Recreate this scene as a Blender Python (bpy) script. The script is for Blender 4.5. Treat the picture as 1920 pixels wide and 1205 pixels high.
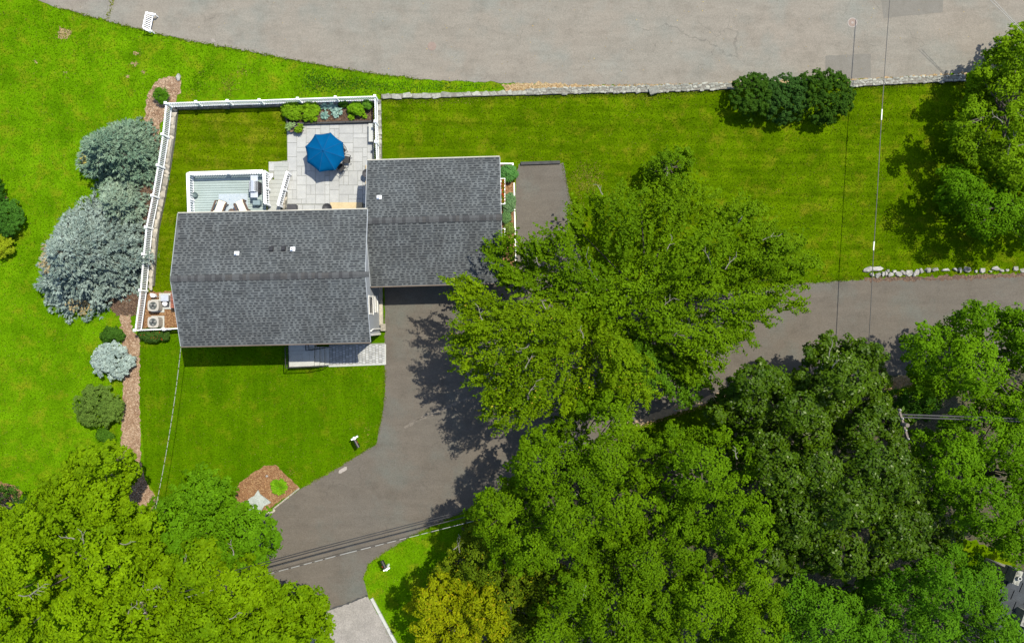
import bpy, bmesh, math, random
import numpy as np
from mathutils import Vector, Matrix

for o in list(bpy.data.objects):
    bpy.data.objects.remove(o)
SC = bpy.context.scene
COL = SC.collection
R = math.radians

# ------------------------------------------------------------------ camera, sky, sun, exposure
H = 55.0                      # height of the drone above the lawn
S = 80.0 / 3.0                # photograph pixels per metre at ground level
cam_data = bpy.data.cameras.new('camera')
cam = bpy.data.objects.new('camera', cam_data)
COL.objects.link(cam)
cam.location = (0, 0, H)
cam.rotation_euler = (0, 0, 0)
cam_data.sensor_width = 36.0
cam_data.lens = 36.0 * H / 72.0
cam_data.clip_end = 2000
SC.camera = cam

SUN = Vector((0.37, 0.32, 1.0)).normalized()
world = bpy.data.worlds.new("World")
SC.world = world
world.use_nodes = True
wn = world.node_tree.nodes
wl = world.node_tree.links
wn.clear()
sky = wn.new('ShaderNodeTexSky')
sky.sky_type = 'NISHITA'
sky.sun_disc = False
sky.sun_elevation = math.asin(SUN.z)
sky.sun_rotation = math.atan2(SUN.x, SUN.y)
bg = wn.new('ShaderNodeBackground')
bg.inputs['Strength'].default_value = 0.15
wo = wn.new('ShaderNodeOutputWorld')
wl.new(sky.outputs[0], bg.inputs[0])
wl.new(bg.outputs[0], wo.inputs[0])
sun_data = bpy.data.lights.new('sun', 'SUN')
sun_data.energy = 4.1
sun_data.angle = R(0.55)
sun_data.color = (1.0, 0.94, 0.80)
sun = bpy.data.objects.new('sun', sun_data)
COL.objects.link(sun)
sun.location = (20, 20, 60)
sun.rotation_euler = SUN.to_track_quat('Z', 'Y').to_euler()
SC.view_settings.view_transform = 'Standard'
SC.view_settings.look = 'None'
SC.view_settings.gamma = 1
SC.view_settings.use_curve_mapping = False
SC.view_settings.exposure = 0.85

# ------------------------------------------------------------------ helpers
def W(px, py, z=0.0):
    """point of the place seen at photograph pixel (px, py) when it lies z metres above the lawn"""
    k = (1 - z / H) / S
    return Vector(((px - 960) * k, (602.5 - py) * k, z))

def P2(pts, z=0.0):
    return [(W(x, y, z).x, W(x, y, z).y) for x, y in pts]

def tag(o, label=None, cat=None, group=None, kind=None):
    if label: o['label'] = label
    if cat: o['category'] = cat
    if group: o['group'] = group
    if kind: o['kind'] = kind
    return o

def thing(name, label, cat, loc=(0, 0, 0), group=None):
    o = bpy.data.objects.new(name, None)
    COL.objects.link(o)
    o.location = loc
    o.empty_display_size = 0.2
    return tag(o, label, cat, group)

def wloc(o):
    v = Vector((0, 0, 0))
    while o is not None:
        v = v + o.location
        o = o.parent
    return v

def link(name, mesh, parent=None, loc=None):
    o = bpy.data.objects.new(name, mesh)
    COL.objects.link(o)
    if parent is not None:
        o.parent = parent
    if loc is not None:
        o.location = loc
    return o

class MB:
    """collects shapes in world coordinates and links them as one mesh object"""
    def __init__(s):
        s.v = []; s.f = []
    def add(s, vs, fs):
        n = len(s.v)
        s.v += [tuple(v) for v in vs]
        s.f += [tuple(i + n for i in f) for f in fs]
        return s
    def box(s, c, size, yaw=0.0, tilt=None, taper=1.0):
        cx, cy, cz = c
        hx, hy, hz = size[0] / 2, size[1] / 2, size[2] / 2
        vs = []
        for z, t in ((-hz, 1.0), (hz, taper)):
            for x, y in ((-hx, -hy), (hx, -hy), (hx, hy), (-hx, hy)):
                p = Vector((x * t, y * t, z))
                if tilt is not None: p = tilt @ p
                ca, sa = math.cos(yaw), math.sin(yaw)
                vs.append((cx + p.x * ca - p.y * sa, cy + p.x * sa + p.y * ca, cz + p.z))
        return s.add(vs, [(0, 3, 2, 1), (4, 5, 6, 7), (0, 1, 5, 4), (1, 2, 6, 5), (2, 3, 7, 6), (3, 0, 4, 7)])
    def bar(s, a, b, w, h, up=(0, 0, 1)):
        a = Vector(a); b = Vector(b)
        d = (b - a).normalized()
        u = Vector(up)
        if abs(d.dot(u)) > 0.98: u = Vector((1, 0, 0))
        sd = d.cross(u).normalized(); u = sd.cross(d).normalized()
        vs = []
        for p in (a, b):
            for i, j in ((-1, -1), (1, -1), (1, 1), (-1, 1)):
                vs.append(p + sd * (i * w / 2) + u * (j * h / 2))
        return s.add(vs, [(0, 3, 2, 1), (4, 5, 6, 7), (0, 1, 5, 4), (1, 2, 6, 5), (2, 3, 7, 6), (3, 0, 4, 7)])
    def tube(s, pts, rad, n=6, cap=True):
        pts = [Vector(p) for p in pts]
        if not hasattr(rad, '__len__'): rad = [rad] * len(pts)
        vs = []; fs = []
        for i, p in enumerate(pts):
            d = (pts[min(i + 1, len(pts) - 1)] - pts[max(i - 1, 0)])
            d = d.normalized() if d.length > 1e-6 else Vector((0, 0, 1))
            u = Vector((0, 0, 1)) if abs(d.z) < 0.9 else Vector((1, 0, 0))
            a = d.cross(u).normalized(); b = a.cross(d)
            for k in range(n):
                t = 2 * math.pi * k / n
                vs.append(p + (a * math.cos(t) + b * math.sin(t)) * rad[i])
        for i in range(len(pts) - 1):
            for k in range(n):
                fs.append((i * n + k, i * n + (k + 1) % n, (i + 1) * n + (k + 1) % n, (i + 1) * n + k))
        if cap:
            fs.append(tuple(range(n))); fs.append(tuple((len(pts) - 1) * n + k for k in reversed(range(n))))
        return s.add(vs, fs)
    def lathe(s, c, prof, n=16):
        vs = []; fs = []
        for r, z in prof:
            for k in range(n):
                t = 2 * math.pi * k / n
                vs.append((c[0] + r * math.cos(t), c[1] + r * math.sin(t), c[2] + z))
        m = len(prof)
        for i in range(m - 1):
            for k in range(n):
                fs.append((i * n + k, i * n + (k + 1) % n, (i + 1) * n + (k + 1) % n, (i + 1) * n + k))
        fs.append(tuple(reversed(range(n)))); fs.append(tuple((m - 1) * n + k for k in range(n)))
        return s.add(vs, fs)
    def prism(s, poly, z0, z1):
        n = len(poly)
        a = sum(poly[i][0] * poly[(i + 1) % n][1] - poly[(i + 1) % n][0] * poly[i][1] for i in range(n))
        if a < 0: poly = list(reversed(poly))
        vs = [(x, y, z0) for x, y in poly] + [(x, y, z1) for x, y in poly]
        fs = [tuple(reversed(range(n))), tuple(range(n, 2 * n))]
        fs += [(i, (i + 1) % n, n + (i + 1) % n, n + i) for i in range(n)]
        return s.add(vs, fs)
    def build(s, name, material, parent=None, bevel=0.0, smooth=False):
        me = bpy.data.meshes.new(name)
        off = wloc(parent) if parent is not None else Vector((0, 0, 0))
        base = None
        if parent is None:
            xs = np.array(s.v); base = Vector(((xs[:, 0].min() + xs[:, 0].max()) / 2, (xs[:, 1].min() + xs[:, 1].max()) / 2, xs[:, 2].min()))
            off = base
        me.from_pydata([tuple(Vector(v) - off) for v in s.v], [], s.f)
        if bevel > 0:
            bm = bmesh.new(); bm.from_mesh(me)
            bmesh.ops.recalc_face_normals(bm, faces=bm.faces)
            bmesh.ops.bevel(bm, geom=list(bm.edges), offset=bevel, segments=1, affect='EDGES', clamp_overlap=True)
            bm.to_mesh(me); bm.free()
        me.materials.append(material)
        if smooth:
            for p in me.polygons: p.use_smooth = True
        o = link(name, me, parent)
        if parent is None: o.location = base
        return o

# ------------------------------------------------------------------ materials
def _m(name):
    m = bpy.data.materials.new(name); m.use_nodes = True
    nt = m.node_tree; nt.nodes.clear()
    out = nt.nodes.new('ShaderNodeOutputMaterial')
    b = nt.nodes.new('ShaderNodeBsdfPrincipled')
    nt.links.new(b.outputs[0], out.inputs[0])
    return m, nt, b, out

def pos_node(nt):
    return nt.nodes.new('ShaderNodeNewGeometry').outputs['Position']

def noise(nt, vec, scale, detail=3, rough=0.6, stretch=None):
    if stretch:
        mp = nt.nodes.new('ShaderNodeMapping'); mp.inputs['Scale'].default_value = stretch
        nt.links.new(vec, mp.inputs[0]); vec = mp.outputs[0]
    n = nt.nodes.new('ShaderNodeTexNoise')
    n.inputs['Scale'].default_value = scale; n.inputs['Detail'].default_value = detail; n.inputs['Roughness'].default_value = rough
    nt.links.new(vec, n.inputs['Vector'])
    return n.outputs['Fac']

def ramp(nt, fac, a, b, ca=None, cb=None):
    r = nt.nodes.new('ShaderNodeValToRGB')
    r.color_ramp.elements[0].position = a; r.color_ramp.elements[1].position = b
    r.color_ramp.elements[0].color = (*(ca or (0, 0, 0)), 1); r.color_ramp.elements[1].color = (*(cb or (1, 1, 1)), 1)
    nt.links.new(fac, r.inputs[0]); return r.outputs[0]

def mix(nt, fac, a, b, blend='MIX'):
    x = nt.nodes.new('ShaderNodeMix'); x.data_type = 'RGBA'; x.blend_type = blend
    for i, v in ((0, fac), (6, a), (7, b)):
        if isinstance(v, (int, float)): x.inputs[i].default_value = v
        elif isinstance(v, tuple): x.inputs[i].default_value = (*v, 1)
        else: nt.links.new(v, x.inputs[i])
    return x.outputs[2]

def bump(nt, b, h, strength=0.4, dist=0.02):
    n = nt.nodes.new('ShaderNodeBump'); n.inputs['Strength'].default_value = strength; n.inputs['Distance'].default_value = dist
    nt.links.new(h, n.inputs['Height']); nt.links.new(n.outputs[0], b.inputs['Normal'])

def surf(name, c1, c2, scale=3.0, rough=0.7, fine=40.0, fine_amt=0.25, bmp=0.2, metal=0.0, rand=0.0, spec=0.3):
    """two-tone noise colour + fine grain; rand varies the tone from one object to the next"""
    m, nt, b, _ = _m(name)
    p = pos_node(nt)
    f = ramp(nt, noise(nt, p, scale), 0.35, 0.65)
    c = mix(nt, f, c1, c2)
    g = noise(nt, p, fine, 2)
    c = mix(nt, fine_amt, c, ramp(nt, g, 0.3, 0.7, (0.25, 0.25, 0.25), (1, 1, 1)), 'MULTIPLY')
    if rand > 0:
        oi = nt.nodes.new('ShaderNodeObjectInfo')
        c = mix(nt, 1.0, c, ramp(nt, oi.outputs['Random'], 0, 1, (1 - rand,) * 3, (1, 1, 1)), 'MULTIPLY')
    nt.links.new(c, b.inputs['Base Color'])
    b.inputs['Roughness'].default_value = rough; b.inputs['Metallic'].default_value = metal
    b.inputs['Specular IOR Level'].default_value = spec
    if bmp > 0: bump(nt, b, g, bmp)
    return m

def tinted(name, rough=0.55, transl=0.25, spec=0.3):
    """colour from the leaf's own tint, with light passing through"""
    m, nt, b, out = _m(name)
    a = nt.nodes.new('ShaderNodeAttribute'); a.attribute_name = 'tint'
    nt.links.new(a.outputs['Color'], b.inputs['Base Color'])
    b.inputs['Roughness'].default_value = rough; b.inputs['Specular IOR Level'].default_value = spec
    if transl > 0:
        t = nt.nodes.new('ShaderNodeBsdfTranslucent'); nt.links.new(a.outputs['Color'], t.inputs[0])
        x = nt.nodes.new('ShaderNodeMixShader'); x.inputs[0].default_value = transl
        nt.links.new(b.outputs[0], x.inputs[1]); nt.links.new(t.outputs[0], x.inputs[2]); nt.links.new(x.outputs[0], out.inputs[0])
    return m

def lawn_mat(name, dark, mid, light, dry, dry_amt, streak=0.0, yaw=0.0):
    m, nt, b, _ = _m(name)
    p = pos_node(nt)
    c = mix(nt, ramp(nt, noise(nt, p, 0.16, 4), 0.38, 0.64), mid, light)
    c = mix(nt, ramp(nt, noise(nt, p, 0.55, 4, 0.65), 0.42, 0.68), c, dark)
    c = mix(nt, ramp(nt, noise(nt, p, 0.8, 5, 0.7), 1 - dry_amt - .12, 1 - dry_amt + .1), c, dry)
    if streak > 0:
        mp = nt.nodes.new('ShaderNodeMapping'); mp.inputs['Rotation'].default_value = (0, 0, yaw); nt.links.new(p, mp.inputs[0])
        s = noise(nt, mp.outputs[0], 1.0, 2, 0.5, (0.12, 2.2, 1))
        c = mix(nt, streak, c, ramp(nt, s, 0.35, 0.65, (0.45, 0.5, 0.45), (1.3, 1.25, 1.2)), 'MULTIPLY')
    g = noise(nt, p, 9, 4, 0.75)
    c = mix(nt, 0.75, c, ramp(nt, g, 0.3, 0.7, (0.45, 0.48, 0.4), (1.4, 1.35, 1.2)), 'MULTIPLY')
    nt.links.new(c, b.inputs['Base Color'])
    b.inputs['Roughness'].default_value = 1; b.inputs['Specular IOR Level'].default_value = 0
    bump(nt, b, g, 0.7, 0.06)
    return m

def asphalt_mat(name, base, warm, cool, crack=0.5, grain=0.5):
    m, nt, b, _ = _m(name)
    p = pos_node(nt)
    c = mix(nt, ramp(nt, noise(nt, p, 0.12, 3), 0.35, 0.65), warm, base)
    c = mix(nt, ramp(nt, noise(nt, p, 0.3, 4), 0.5, 0.72), c, cool)
    c = mix(nt, 0.3, c, ramp(nt, noise(nt, p, 1.1, 4, 0.7, (0.35, 1.6, 1)), 0.3, 0.7, (0.6, 0.6, 0.6), (1.15, 1.15, 1.15)), 'MULTIPLY')
    c = mix(nt, .8, c, ramp(nt, noise(nt, p, .55, 5, .7), .5, .78, (1, 1, 1), (.74, .73, .72)), 'MULTIPLY')
    c = mix(nt, .7, c, ramp(nt, noise(nt, p, 2.6, 3, .7), .62, .74, (1, 1, 1), (.78, .77, .76)), 'MULTIPLY')
    # cracks: borders of a warped voronoi, only here and there
    wv = nt.nodes.new('ShaderNodeTexNoise'); wv.inputs['Scale'].default_value = 1.3; wv.inputs['Detail'].default_value = 4
    nt.links.new(p, wv.inputs['Vector'])
    vm = nt.nodes.new('ShaderNodeVectorMath'); vm.operation = 'MULTIPLY_ADD'
    nt.links.new(wv.outputs['Color'], vm.inputs[0]); vm.inputs[1].default_value = (1.1, 1.1, 0); nt.links.new(p, vm.inputs[2])
    vo = nt.nodes.new('ShaderNodeTexVoronoi'); vo.feature = 'DISTANCE_TO_EDGE'; vo.inputs['Scale'].default_value = 0.33
    nt.links.new(vm.outputs[0], vo.inputs['Vector'])
    line = ramp(nt, vo.outputs['Distance'], 0.002, 0.008, (1, 1, 1), (0, 0, 0))
    where = ramp(nt, noise(nt, p, 0.23, 3), 0.48, 0.6)
    lw = mix(nt, 1.0, line, where, 'MULTIPLY')
    lw = mix(nt, 1.0, lw, (crack, crack, crack), 'MULTIPLY')
    c = mix(nt, lw, c, (0.03, 0.028, 0.026))
    g = noise(nt, p, 14, 4, 0.8)
    c = mix(nt, grain, c, ramp(nt, g, 0.3, 0.7, (0.5, 0.5, 0.5), (1.3, 1.3, 1.3)), 'MULTIPLY')
    nt.links.new(c, b.inputs['Base Color'])
    b.inputs['Roughness'].default_value = 0.92; b.inputs['Specular IOR Level'].default_value = 0.05
    bump(nt, b, g, 0.35, 0.015)
    return m

def mulch_mat(name, c1, c2, c3):
    m, nt, b, _ = _m(name)
    p = pos_node(nt)
    v = nt.nodes.new('ShaderNodeTexVoronoi'); v.inputs['Scale'].default_value = 11; nt.links.new(p, v.inputs['Vector'])
    c = mix(nt, ramp(nt, noise(nt, p, 1.2, 3), 0.4, 0.62), c1, c2)
    sep = nt.nodes.new('ShaderNodeSeparateColor'); nt.links.new(v.outputs['Color'], sep.inputs[0])
    c = mix(nt, ramp(nt, sep.outputs[0], 0.45, 0.95), c, c3)
    nt.links.new(c, b.inputs['Base Color']); b.inputs['Roughness'].default_value = 0.95
    bump(nt, b, v.outputs['Distance'], 0.8, 0.05)
    return m

LAWN_BRIGHT = lawn_mat('lawn_bright', (.046, .112, .001), (.070, .158, .0014), (.088, .190, .002), (.130, .160, .006), 0.38)
LAWN_OLIVE = lawn_mat('lawn_olive', (.036, .074, .0005), (.058, .106, .0007), (.068, .125, .001), (.115, .128, .006), 0.37, 0.4, R(2))
LAWN_FRONT = lawn_mat('lawn_front', (.036, .09, .0005), (.050, .116, .0006), (.060, .125, .0008), (.095, .125, .004), 0.36, 0.2, R(90))
LAWN_BACK = lawn_mat('lawn_back', (.042, .08, .0005), (.064, .110, .0008), (.072, .118, .001), (.12, .13, .007), 0.40, 0.4, R(3))
M_ROAD = asphalt_mat('road_asphalt', (.176, .164, .138), (.186, .165, .136), (.166, .166, .144), 0.34, 0.55)
M_DRIVE = asphalt_mat('drive_asphalt', (.098, .089, .076), (.106, .092, .075), (.100, .102, .089), 0.25, 0.5)
M_PATCH = surf('patch_asphalt', (.15, .14, .12), (.135, .125, .105), 1.5, .9, 25, .4, .3)
M_APRON = surf('worn_concrete', (.27, .25, .225), (.21, .195, .175), 1.2, .9, 16, .5, .4)
M_MULCH = mulch_mat('mulch_tan', (.16, .095, .055), (.22, .145, .09), (.30, .22, .15))
M_MULCH_RED = mulch_mat('mulch_red', (.14, .068, .028), (.17, .085, .036), (.23, .14, .065))
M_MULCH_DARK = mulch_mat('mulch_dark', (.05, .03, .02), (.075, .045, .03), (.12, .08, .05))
M_DRY = mulch_mat('dry_grass', (.24, .16, .08), (.20, .15, .07), (.32, .24, .13))
M_WOODS = mulch_mat('woodland_litter', (.03, .035, .012), (.045, .04, .018), (.07, .055, .03))
M_SOIL = mulch_mat('bare_soil', (.20, .13, .06), (.16, .13, .05), (.28, .20, .11))
M_WHITE = surf('white_vinyl', (.80, .80, .80), (.76, .77, .78), 2, .45, 30, .06, 0)
M_TRIM = surf('white_trim', (.74, .73, .70), (.66, .64, .58), 4, .5, 30, .12, 0)
M_SIDING = surf('grey_siding', (.30, .32, .34), (.28, .30, .32), 2, .6, 30, .1, .05)
M_GUTTER_PALE = surf('cream_gutter', (.42, .40, .34), (.34, .32, .27), 3, .5, 30, .2, 0)
M_GUTTER_BROWN = surf('brown_gutter', (.10, .075, .055), (.13, .095, .07), 3, .5, 30, .2, 0)
M_GLASS = surf('window_glass', (.03, .035, .04), (.05, .055, .06), 1, .08, 30, .0, 0, spec=.6)
M_DOOR = surf('garage_door_paint', (.62, .62, .60), (.58, .58, .56), 1, .5, 30, .05, 0)
M_STONE = surf('wall_stone', (.38, .38, .32), (.25, .25, .215), 5, .9, 22, .5, .5, rand=.45)
M_STONE_TAN = surf('tan_wall_stone', (.44, .40, .32), (.33, .30, .25), 5, .9, 22, .5, .5, rand=.4)
M_ROCK = surf('white_rock', (.42, .41, .38), (.27, .26, .245), 4, .9, 18, .5, .5, rand=.4)
M_PAVER = surf('bluestone', (.35, .355, .345), (.31, .315, .31), 2.2, .8, 24, .25, .2, rand=.13)
M_PAVER_TAN = surf('tan_stone_slab', (.48, .38, .23), (.42, .34, .20), 2.2, .8, 24, .3, .2, rand=.1)
M_JOINT = surf('paver_joint_sand', (.24, .245, .22), (.19, .195, .175), 3, .95, 20, .3, .2)
M_COBBLE = surf('granite_cobble', (.44, .44, .43), (.34, .35, .35), 6, .85, 25, .35, .3, rand=.35)
M_CONC = surf('pale_concrete', (.38, .385, .36), (.33, .335, .31), 2, .85, 20, .2, .2)
M_DECK = surf('sage_deck_board', (.285, .345, .335), (.255, .315, .305), 1.5, .65, 18, .12, .1, rand=.14)
M_STEP = surf('grey_tread_board', (.31, .32, .30), (.28, .29, .27), 1.5, .65, 18, .12, .1, rand=.12)
M_BLUE = surf('blue_canvas', (.0006, .062, .165), (.0006, .056, .15), 2.5, .9, 40, .15, .1, spec=.02)
M_BLACK = surf('black_iron', (.014, .014, .016), (.022, .022, .024), 6, .45, 30, .1, 0)
M_DARKGREY = surf('charcoal_resin', (.045, .045, .05), (.035, .035, .04), 5, .6, 30, .2, .1)
M_STEEL = surf('stainless_steel', (.58, .60, .62), (.50, .52, .54), 3, .35, 50, .1, 0, metal=.55)
M_CREAM = surf('cream_cushion', (.70, .62, .48), (.66, .58, .44), 3, .85, 30, .12, .1)
M_WICKER = surf('brown_wicker', (.10, .06, .04), (.07, .045, .03), 12, .7, 50, .4, .4)
M_ACBODY = surf('beige_metal', (.33, .31, .27), (.29, .275, .24), 3, .55, 25, .12, 0)
M_ACFAN = surf('fan_grille_metal', (.05, .06, .06), (.10, .11, .10), 5, .5, 30, .3, 0)
M_BRICK = surf('red_brick', (.33, .12, .075), (.26, .09, .06), 8, .9, 30, .4, .3, rand=.4)
M_TERRA = surf('terracotta', (.16, .11, .08), (.13, .09, .065), 4, .8, 30, .2, .1)
M_BARK = surf('grey_bark', (.10, .09, .07), (.065, .055, .045), 5, .9, 14, .5, .5)
M_BARE = surf('bleached_twig', (.20, .185, .15), (.14, .13, .105), 5, .9, 14, .3, .2)
M_POLE = surf('weathered_pole', (.17, .14, .115), (.13, .11, .09), 2, .9, 14, .4, .3)
M_CABLE = surf('black_cable', (.02, .02, .022), (.03, .03, .03), 3, .5, 20, .1, 0)
M_CABLE_PALE = surf('pale_cable_and_glint', (.27, .27, .25), (.22, .22, .21), 3, .4, 20, .1, 0)  # glints on the dashed cables painted as pale colour; also the two pale wires
M_IRON = surf('rusty_iron', (.19, .14, .115), (.22, .17, .14), 6, .8, 30, .4, .3)
M_RIM = surf('pale_mortar_ring', (.29, .26, .235), (.25, .225, .20), 6, .8, 30, .3, .2)
M_RUG = None
M_TIMBER = surf('dark_timber', (.05, .05, .05), (.035, .035, .036), 3, .8, 18, .4, .3)
M_SLATE = surf('dark_slate', (.05, .058, .065), (.038, .043, .05), 2, .7, 14, .4, .3, rand=.35)
LEAF = tinted('leaf', .65, .25, .04)
LEAF_GLOSSY = tinted('glossy_leaf', .45, .18, .09)
NEEDLE = tinted('needle', .8, .12, .05)
BLADE = tinted('grass_blade', .9, .25, .0)
CHIP = tinted('bark_chip', .9, 0, .1)
SHINGLE = tinted('asphalt_shingle', .9, 0, .15)
def _shingle_grain():
    nt = SHINGLE.node_tree; b = [n for n in nt.nodes if n.type == 'BSDF_PRINCIPLED'][0]
    a = [n for n in nt.nodes if n.type == 'ATTRIBUTE'][0]; p = pos_node(nt)
    c = mix(nt, .45, a.outputs['Color'], ramp(nt, noise(nt, p, 30, 3, .8), .3, .7, (.5, .5, .5), (1.35, 1.35, 1.35)), 'MULTIPLY')
    c = mix(nt, .6, c, ramp(nt, noise(nt, p, .9, 4, .65, (1.4, .3, 1)), .35, .65, (.78, .77, .76), (1.12, 1.14, 1.15)), 'MULTIPLY')
    c = mix(nt, .5, c, ramp(nt, noise(nt, p, .4, 3, .6), .35, .65, (.75, .74, .73), (1.15, 1.18, 1.2)), 'MULTIPLY')
    nt.links.new(c, b.inputs['Base Color'])
_shingle_grain()
def rug_mat():
    m, nt, b, _ = _m('patterned_rug')
    p = pos_node(nt)
    c = mix(nt, ramp(nt, noise(nt, p, 9, 4, .8), .35, .65), (.24, .29, .33), (.33, .37, .40))
    v = nt.nodes.new('ShaderNodeTexVoronoi'); v.inputs['Scale'].default_value = 4; nt.links.new(p, v.inputs['Vector'])
    c = mix(nt, ramp(nt, v.outputs['Distance'], .15, .22, (.55, .55, .55), (0, 0, 0)), c, (.10, .16, .25))
    nt.links.new(c, b.inputs['Base Color']); b.inputs['Roughness'].default_value = .95
    return m
M_RUG = rug_mat()

# ------------------------------------------------------------------ polygons, scatter
def rough_poly(poly, step=0.3, amp=0.06, seed=0):
    rng = random.Random(seed); out = []
    n = len(poly)
    for i in range(n):
        a = Vector(poly[i]); b = Vector(poly[(i + 1) % n]); L = (b - a).length
        k = max(1, min(400, int(L / step)))
        d = (b - a).normalized() if L > 0 else Vector((1, 0)); nrm = Vector((-d.y, d.x))
        for j in range(k):
            p = a + (b - a) * (j / k) + nrm * rng.gauss(0, amp)
            out.append((p.x, p.y))
    return out

def smooth_poly(pts, it=2):
    """rounds the corners of a closed outline"""
    for _ in range(it):
        q = []
        for i in range(len(pts)):
            a = pts[i]; b = pts[(i + 1) % len(pts)]
            q.append((a[0] * .75 + b[0] * .25, a[1] * .75 + b[1] * .25)); q.append((a[0] * .25 + b[0] * .75, a[1] * .25 + b[1] * .75))
        pts = q
    return pts

def sheet(name, poly, z, material, amp=0.05, step=0.3, seed=0, kind='structure', thick=0.0):
    poly = rough_poly(poly, step, amp, seed) if amp > 0 else poly
    a = sum(poly[i][0] * poly[(i + 1) % len(poly)][1] - poly[(i + 1) % len(poly)][0] * poly[i][1] for i in range(len(poly)))
    if a < 0: poly = poly[::-1]
    mb = MB()
    if thick > 0: mb.prism(poly, z - thick, z)
    else: mb.add([(x, y, z) for x, y in poly], [tuple(range(len(poly)))])
    o = mb.build(name, material)
    return tag(o, kind=kind)

def inside(poly, X, Y):
    r = np.zeros(len(X), bool); n = len(poly); j = n - 1
    for i in range(n):
        xi, yi = poly[i]; xj, yj = poly[j]
        if yi != yj:
            c = ((yi > Y) != (yj > Y)) & (X < (xj - xi) * (Y - yi) / (yj - yi) + xi)
            r ^= c
        j = i
    return r

def edge_dist(poly, X, Y):
    d = np.full(len(X), 1e9); n = len(poly)
    for i in range(n):
        ax, ay = poly[i]; bx, by = poly[(i + 1) % n]
        dx, dy = bx - ax, by - ay; L = dx * dx + dy * dy + 1e-9
        t = np.clip(((X - ax) * dx + (Y - ay) * dy) / L, 0, 1)
        d = np.minimum(d, np.hypot(X - ax - t * dx, Y - ay - t * dy))
    return d

def scatter(poly, density, rng, exclude=()):
    xs = [p[0] for p in poly]; ys = [p[1] for p in poly]
    n = int((max(xs) - min(xs)) * (max(ys) - min(ys)) * density)
    X = rng.uniform(min(xs), max(xs), n); Y = rng.uniform(min(ys), max(ys), n)
    k = inside(poly, X, Y)
    for e in exclude: k &= ~inside(e, X, Y)
    return X[k], Y[k]

def unit(a):
    return a / (np.linalg.norm(a, axis=1, keepdims=True) + 1e-9)

def quads(name, V, tint, parent, material, kind=None):
    """V (N,4,3) world quads with one colour each, as one mesh"""
    N = len(V)
    off = np.array(wloc(parent)) if parent is not None else np.zeros(3)
    me = bpy.data.meshes.new(name)
    me.vertices.add(4 * N); me.vertices.foreach_set('co', (V.reshape(-1, 3) - off).astype(np.float32).ravel())
    me.loops.add(4 * N); me.loops.foreach_set('vertex_index', np.arange(4 * N, dtype=np.int32))
    me.polygons.add(N); me.polygons.foreach_set('loop_start', np.arange(0, 4 * N, 4, dtype=np.int32))
    me.polygons.foreach_set('loop_total', np.full(N, 4, dtype=np.int32))
    me.update(calc_edges=True)
    at = me.attributes.new('tint', 'FLOAT_COLOR', 'POINT')
    c = np.ones((N, 4, 4), np.float32); c[:, :, :3] = tint[:, None, :]
    at.data.foreach_set('color', c.ravel())
    me.materials.append(material)
    o = link(name, me, parent)
    if kind: o['kind'] = kind
    return o

def leaf_quads(P, N, L, Wd, rng, T=None, fold=0.12):
    n = len(P)
    t = T if T is not None else unit(np.cross(N, rng.normal(size=(n, 3))))
    b = unit(np.cross(N, t))
    L = np.broadcast_to(np.asarray(L, float), (n,))[:, None]; Wd = np.broadcast_to(np.asarray(Wd, float), (n,))[:, None]
    V = np.empty((n, 4, 3))
    V[:, 0] = P - t * L * .5; V[:, 2] = P + t * L * .5
    V[:, 1] = P + b * Wd * .5 + N * L * fold - t * L * .08; V[:, 3] = P - b * Wd * .5 + N * L * fold - t * L * .08
    return V

def lerp_tint(c1, c2, u, v):
    c1 = np.array(c1); c2 = np.array(c2)
    return (c1 + (c2 - c1) * u[:, None]) * v[:, None]

# ------------------------------------------------------------------ outlines (photograph pixels on the ground)
ROAD = [(55, -4), (100, 12), (200, 40), (270, 57), (330, 72), (400, 85), (480, 99), (560, 115), (640, 129), (720, 141), (800, 150), (860, 152), (950, 156), (1000, 158), (1100, 160),
        (1240, 160), (1370, 156), (1480, 151), (1600, 149), (1700, 145), (1810, 137), (1860, 129), (1960, 105), (2200, 40), (2200, -8), (1500, -8), (1300, -10), (900, -320), (-300, -400), (-500, -150)]
DRIVE = [(717, 520), (722, 560), (722, 690), (721, 745), (715, 790), (705, 833), (640, 873), (570, 912), (497, 965), (470, 1000), (420, 1060), (380, 1130), (480, 1160), (612, 1145), (690, 1117), (681, 1085),
         (690, 1058), (720, 1035), (770, 1005), (870, 958), (955, 908), (1040, 860), (1120, 825), (1180, 796), (1260, 766), (1330, 745), (1395, 728), (1470, 708), (1520, 703), (1600, 706), (1690, 703),
         (1760, 692), (2200, 680), (2200, 500), (1920, 515), (1760, 521), (1620, 524), (1490, 532), (1400, 545), (1200, 555), (1092, 545), (1089, 470), (1074, 395), (1056, 306), (972, 308), (967, 340),
         (968, 480), (960, 520)]
LAWN_RIGHT_PX = [(712, 178), (960, 176), (1370, 166), (1600, 156), (1810, 146), (2200, 70), (2200, 520), (1920, 512), (1760, 518), (1620, 521), (1490, 530), (1400, 545), (1200, 560), (1090, 545), (1060, 306), (972, 306), (945, 520), (880, 500), (712, 300)]
LAWN_BACK_PX = [(312, 200), (706, 186), (706, 330), (540, 420), (400, 480), (400, 600), (256, 612), (268, 480), (290, 330)]
LAWN_FRONT_PX = [(262, 632), (400, 560), (722, 560), (722, 690), (721, 745), (714, 790), (704, 833), (640, 872), (570, 912), (497, 965), (440, 1010), (330, 1000), (272, 890), (262, 760)]
VERGE_LOW_PX = [(678, 1085), (690, 1057), (720, 1034), (770, 1004), (870, 957), (955, 907), (1040, 880), (980, 1010), (900, 1100), (860, 1260), (755, 1260), (696, 1118)]
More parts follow.
